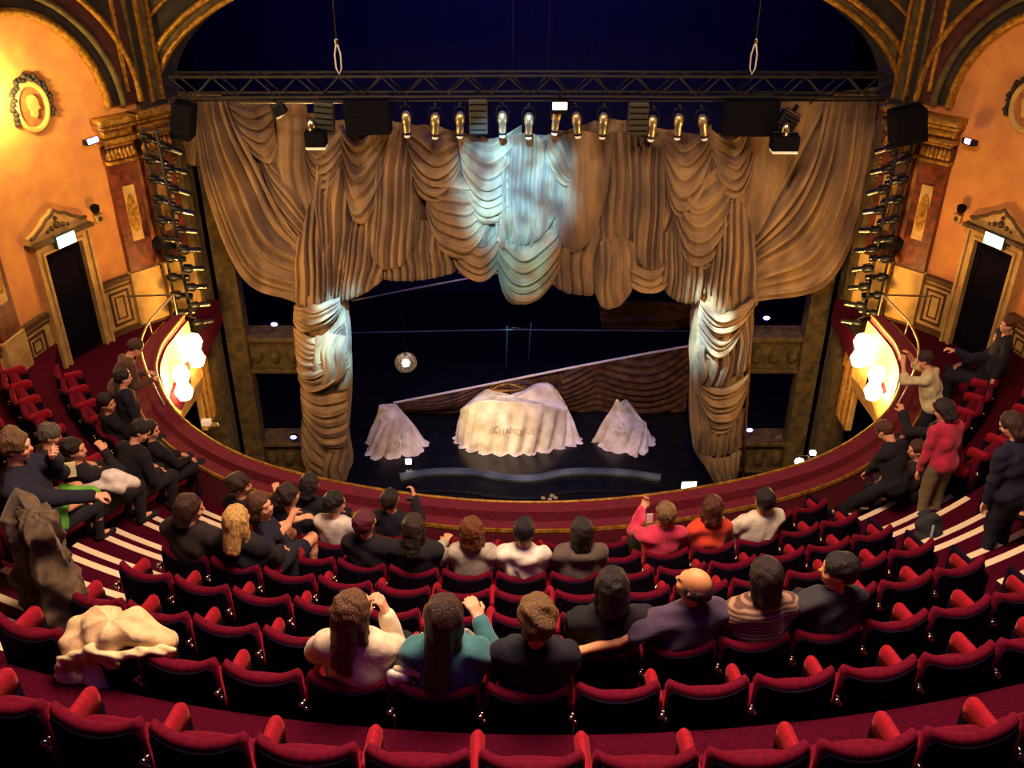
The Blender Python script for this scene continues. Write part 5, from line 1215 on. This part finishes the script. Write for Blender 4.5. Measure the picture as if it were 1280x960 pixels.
q = Vector((4.72, 8.6, 0)); q.z = floorz(q.x, q.y)
r = empty('grey_backpack', q, .4, 'slack grey-green backpack on the right stairs beside the navy coat', 'backpack')
sdf_obj('pack_body', [ell((0,0,.24),(.17,.12,.24),None,.04), ell((0,-.10,.17),(.12,.06,.13),None,.04), cap((-.08,.1,.42),(.08,.1,.42),.03,.03,.03)], .012, cloth(70,78,70), r, wr=.014, wf=25)
MB().tube([(-.08,-.12,.42),(-.12,-.17,.25),(-.1,-.13,.06)], .014, 6).build('strap', cloth(150,160,160), r, True)
# ================================================================== LIGHT AND CAMERA
w = bpy.data.worlds.new('World'); scene.world = w; w.use_nodes = True
w.node_tree.nodes['Background'].inputs['Color'].default_value = srgb(60,50,110); w.node_tree.nodes['Background'].inputs['Strength'].default_value = .12
def lamp(kind, name, loc, energy, color, target=None, size=None, spot=None, blend=.6, radius=.05):
    d = bpy.data.lights.new(name, kind); d.energy = energy; d.color = color[:3]
    if kind == 'AREA': d.size = size
    else: d.shadow_soft_size = radius
    if kind == 'SPOT': d.spot_size = spot; d.spot_blend = blend
    o = bpy.data.objects.new(name, d); COL.objects.link(o); o.location = loc
    if target is not None: o.rotation_euler = (Vector(target)-Vector(loc)).to_track_quat('-Z','Y').to_euler()
    return o
WARM = srgb(255,205,140)
lamp('AREA', 'ceiling_light', (AX, 6.0, 15.4), 1450, srgb(255,208,172), (AX,7.5,5), 3.2)
for s in (-1, 1):
    lamp('SPOT', 'front_of_house_light', (AX+s*7.5, 9, 15.2), (2100 if s < 0 else 1000), srgb(255,222,180), (AX+s*.5,18,5.8), spot=math.radians(50), blend=.8, radius=.15)
    lamp('POINT', 'wall_bracket_light', wp(s, -.75 if s < 0 else -1.3, 9.5, .38), 260 if s < 0 else 22, srgb(255,220,130), radius=.12)
    lamp('POINT', 'side_wall_light', wp(s, -3.5, 9.4, 2.2), 34, srgb(255,190,110), radius=.2)
    lamp('POINT', 'box_glow_light', (AX+s*5.55, 14.9, 5.4), 260, srgb(255,190,100), radius=.15)
CYAN = srgb(120,205,255)
lamp('SPOT', 'cyan_gobo_light', (AX-.5, 3, 14.6), 70000, CYAN, W(645,238,y=17.8), spot=math.radians(9.5), blend=.9)
lamp('SPOT', 'cyan_gobo_light', (AX-1, 3, 14.6), 16000, srgb(90,225,245), W(650,335,y=17.8), spot=math.radians(5), blend=.8)
lamp('SPOT', 'cyan_gobo_light', (AX+1, 12.5, 14.2), 60000, srgb(150,225,255), W(412,432,y=17.8), spot=math.radians(6.5), blend=.9)
lamp('SPOT', 'cyan_gobo_light', (AX-1, 12.5, 14.2), 50000, srgb(190,235,235), W(893,432,y=17.8), spot=math.radians(6.5), blend=.9)
lamp('SPOT', 'warm_special_light', (AX-5.6, 15.2, 7.6), 4500, srgb(255,225,150), W(610,520,y=19.4), spot=math.radians(14), blend=.9)
lamp('SPOT', 'lavender_top_light', (AX, 19.5, 13), 2600, srgb(200,190,255), (AX,19.6,0), spot=math.radians(40), blend=.9)
lamp('AREA', 'stage_working_light', (AX, 22.5, 14.6), 520, srgb(95,85,240), (AX, 26, 3), 4)  # added blue fill in the fly space, keeps the backdrop off pure black
lamp('AREA', 'violet_house_light', (AX, 3, 15.4), 75, srgb(110,80,255), (AX,9,5), 3)  # added violet ceiling fill that tints the darkest areas
for o in list(scene.objects):        # break-up gobos in the four cyan lanterns
    if o.type == 'LIGHT' and o.name.startswith('cyan_gobo'):
        d = o.data; d.use_nodes = True; nt = d.node_tree; em = nt.nodes['Emission']
        tc = nt.nodes.new('ShaderNodeTexCoord'); nz = nt.nodes.new('ShaderNodeTexNoise'); nz.inputs['Scale'].default_value = 34; nz.inputs['Detail'].default_value = 2
        rp = nt.nodes.new('ShaderNodeValToRGB'); rp.color_ramp.elements[0].position = .38; rp.color_ramp.elements[0].color = (.4,.4,.4,1); rp.color_ramp.elements[1].position = .56; rp.color_ramp.elements[1].color = (1.5,1.5,1.5,1)
        nt.links.new(tc.outputs['Normal'], nz.inputs['Vector']); nt.links.new(nz.outputs['Fac'], rp.inputs['Fac']); nt.links.new(rp.outputs['Color'], em.inputs['Strength'])
cam = bpy.data.cameras.new('camera'); co = bpy.data.objects.new('camera', cam); COL.objects.link(co)
cam.sensor_width = 36; cam.lens = 36*F/1280; cam.clip_end = 200
co.location = (0,0,CAMZ); co.rotation_euler = (PI/2-PIT, 0, 0); scene.camera = co
vs = scene.view_settings; vs.view_transform = 'Standard'; vs.look = 'None'; vs.exposure = 0; vs.gamma = 1; vs.use_curve_mapping = False
scene.cycles.use_denoising = True; scene.cycles.max_bounces = 6; scene.cycles.diffuse_bounces = 3
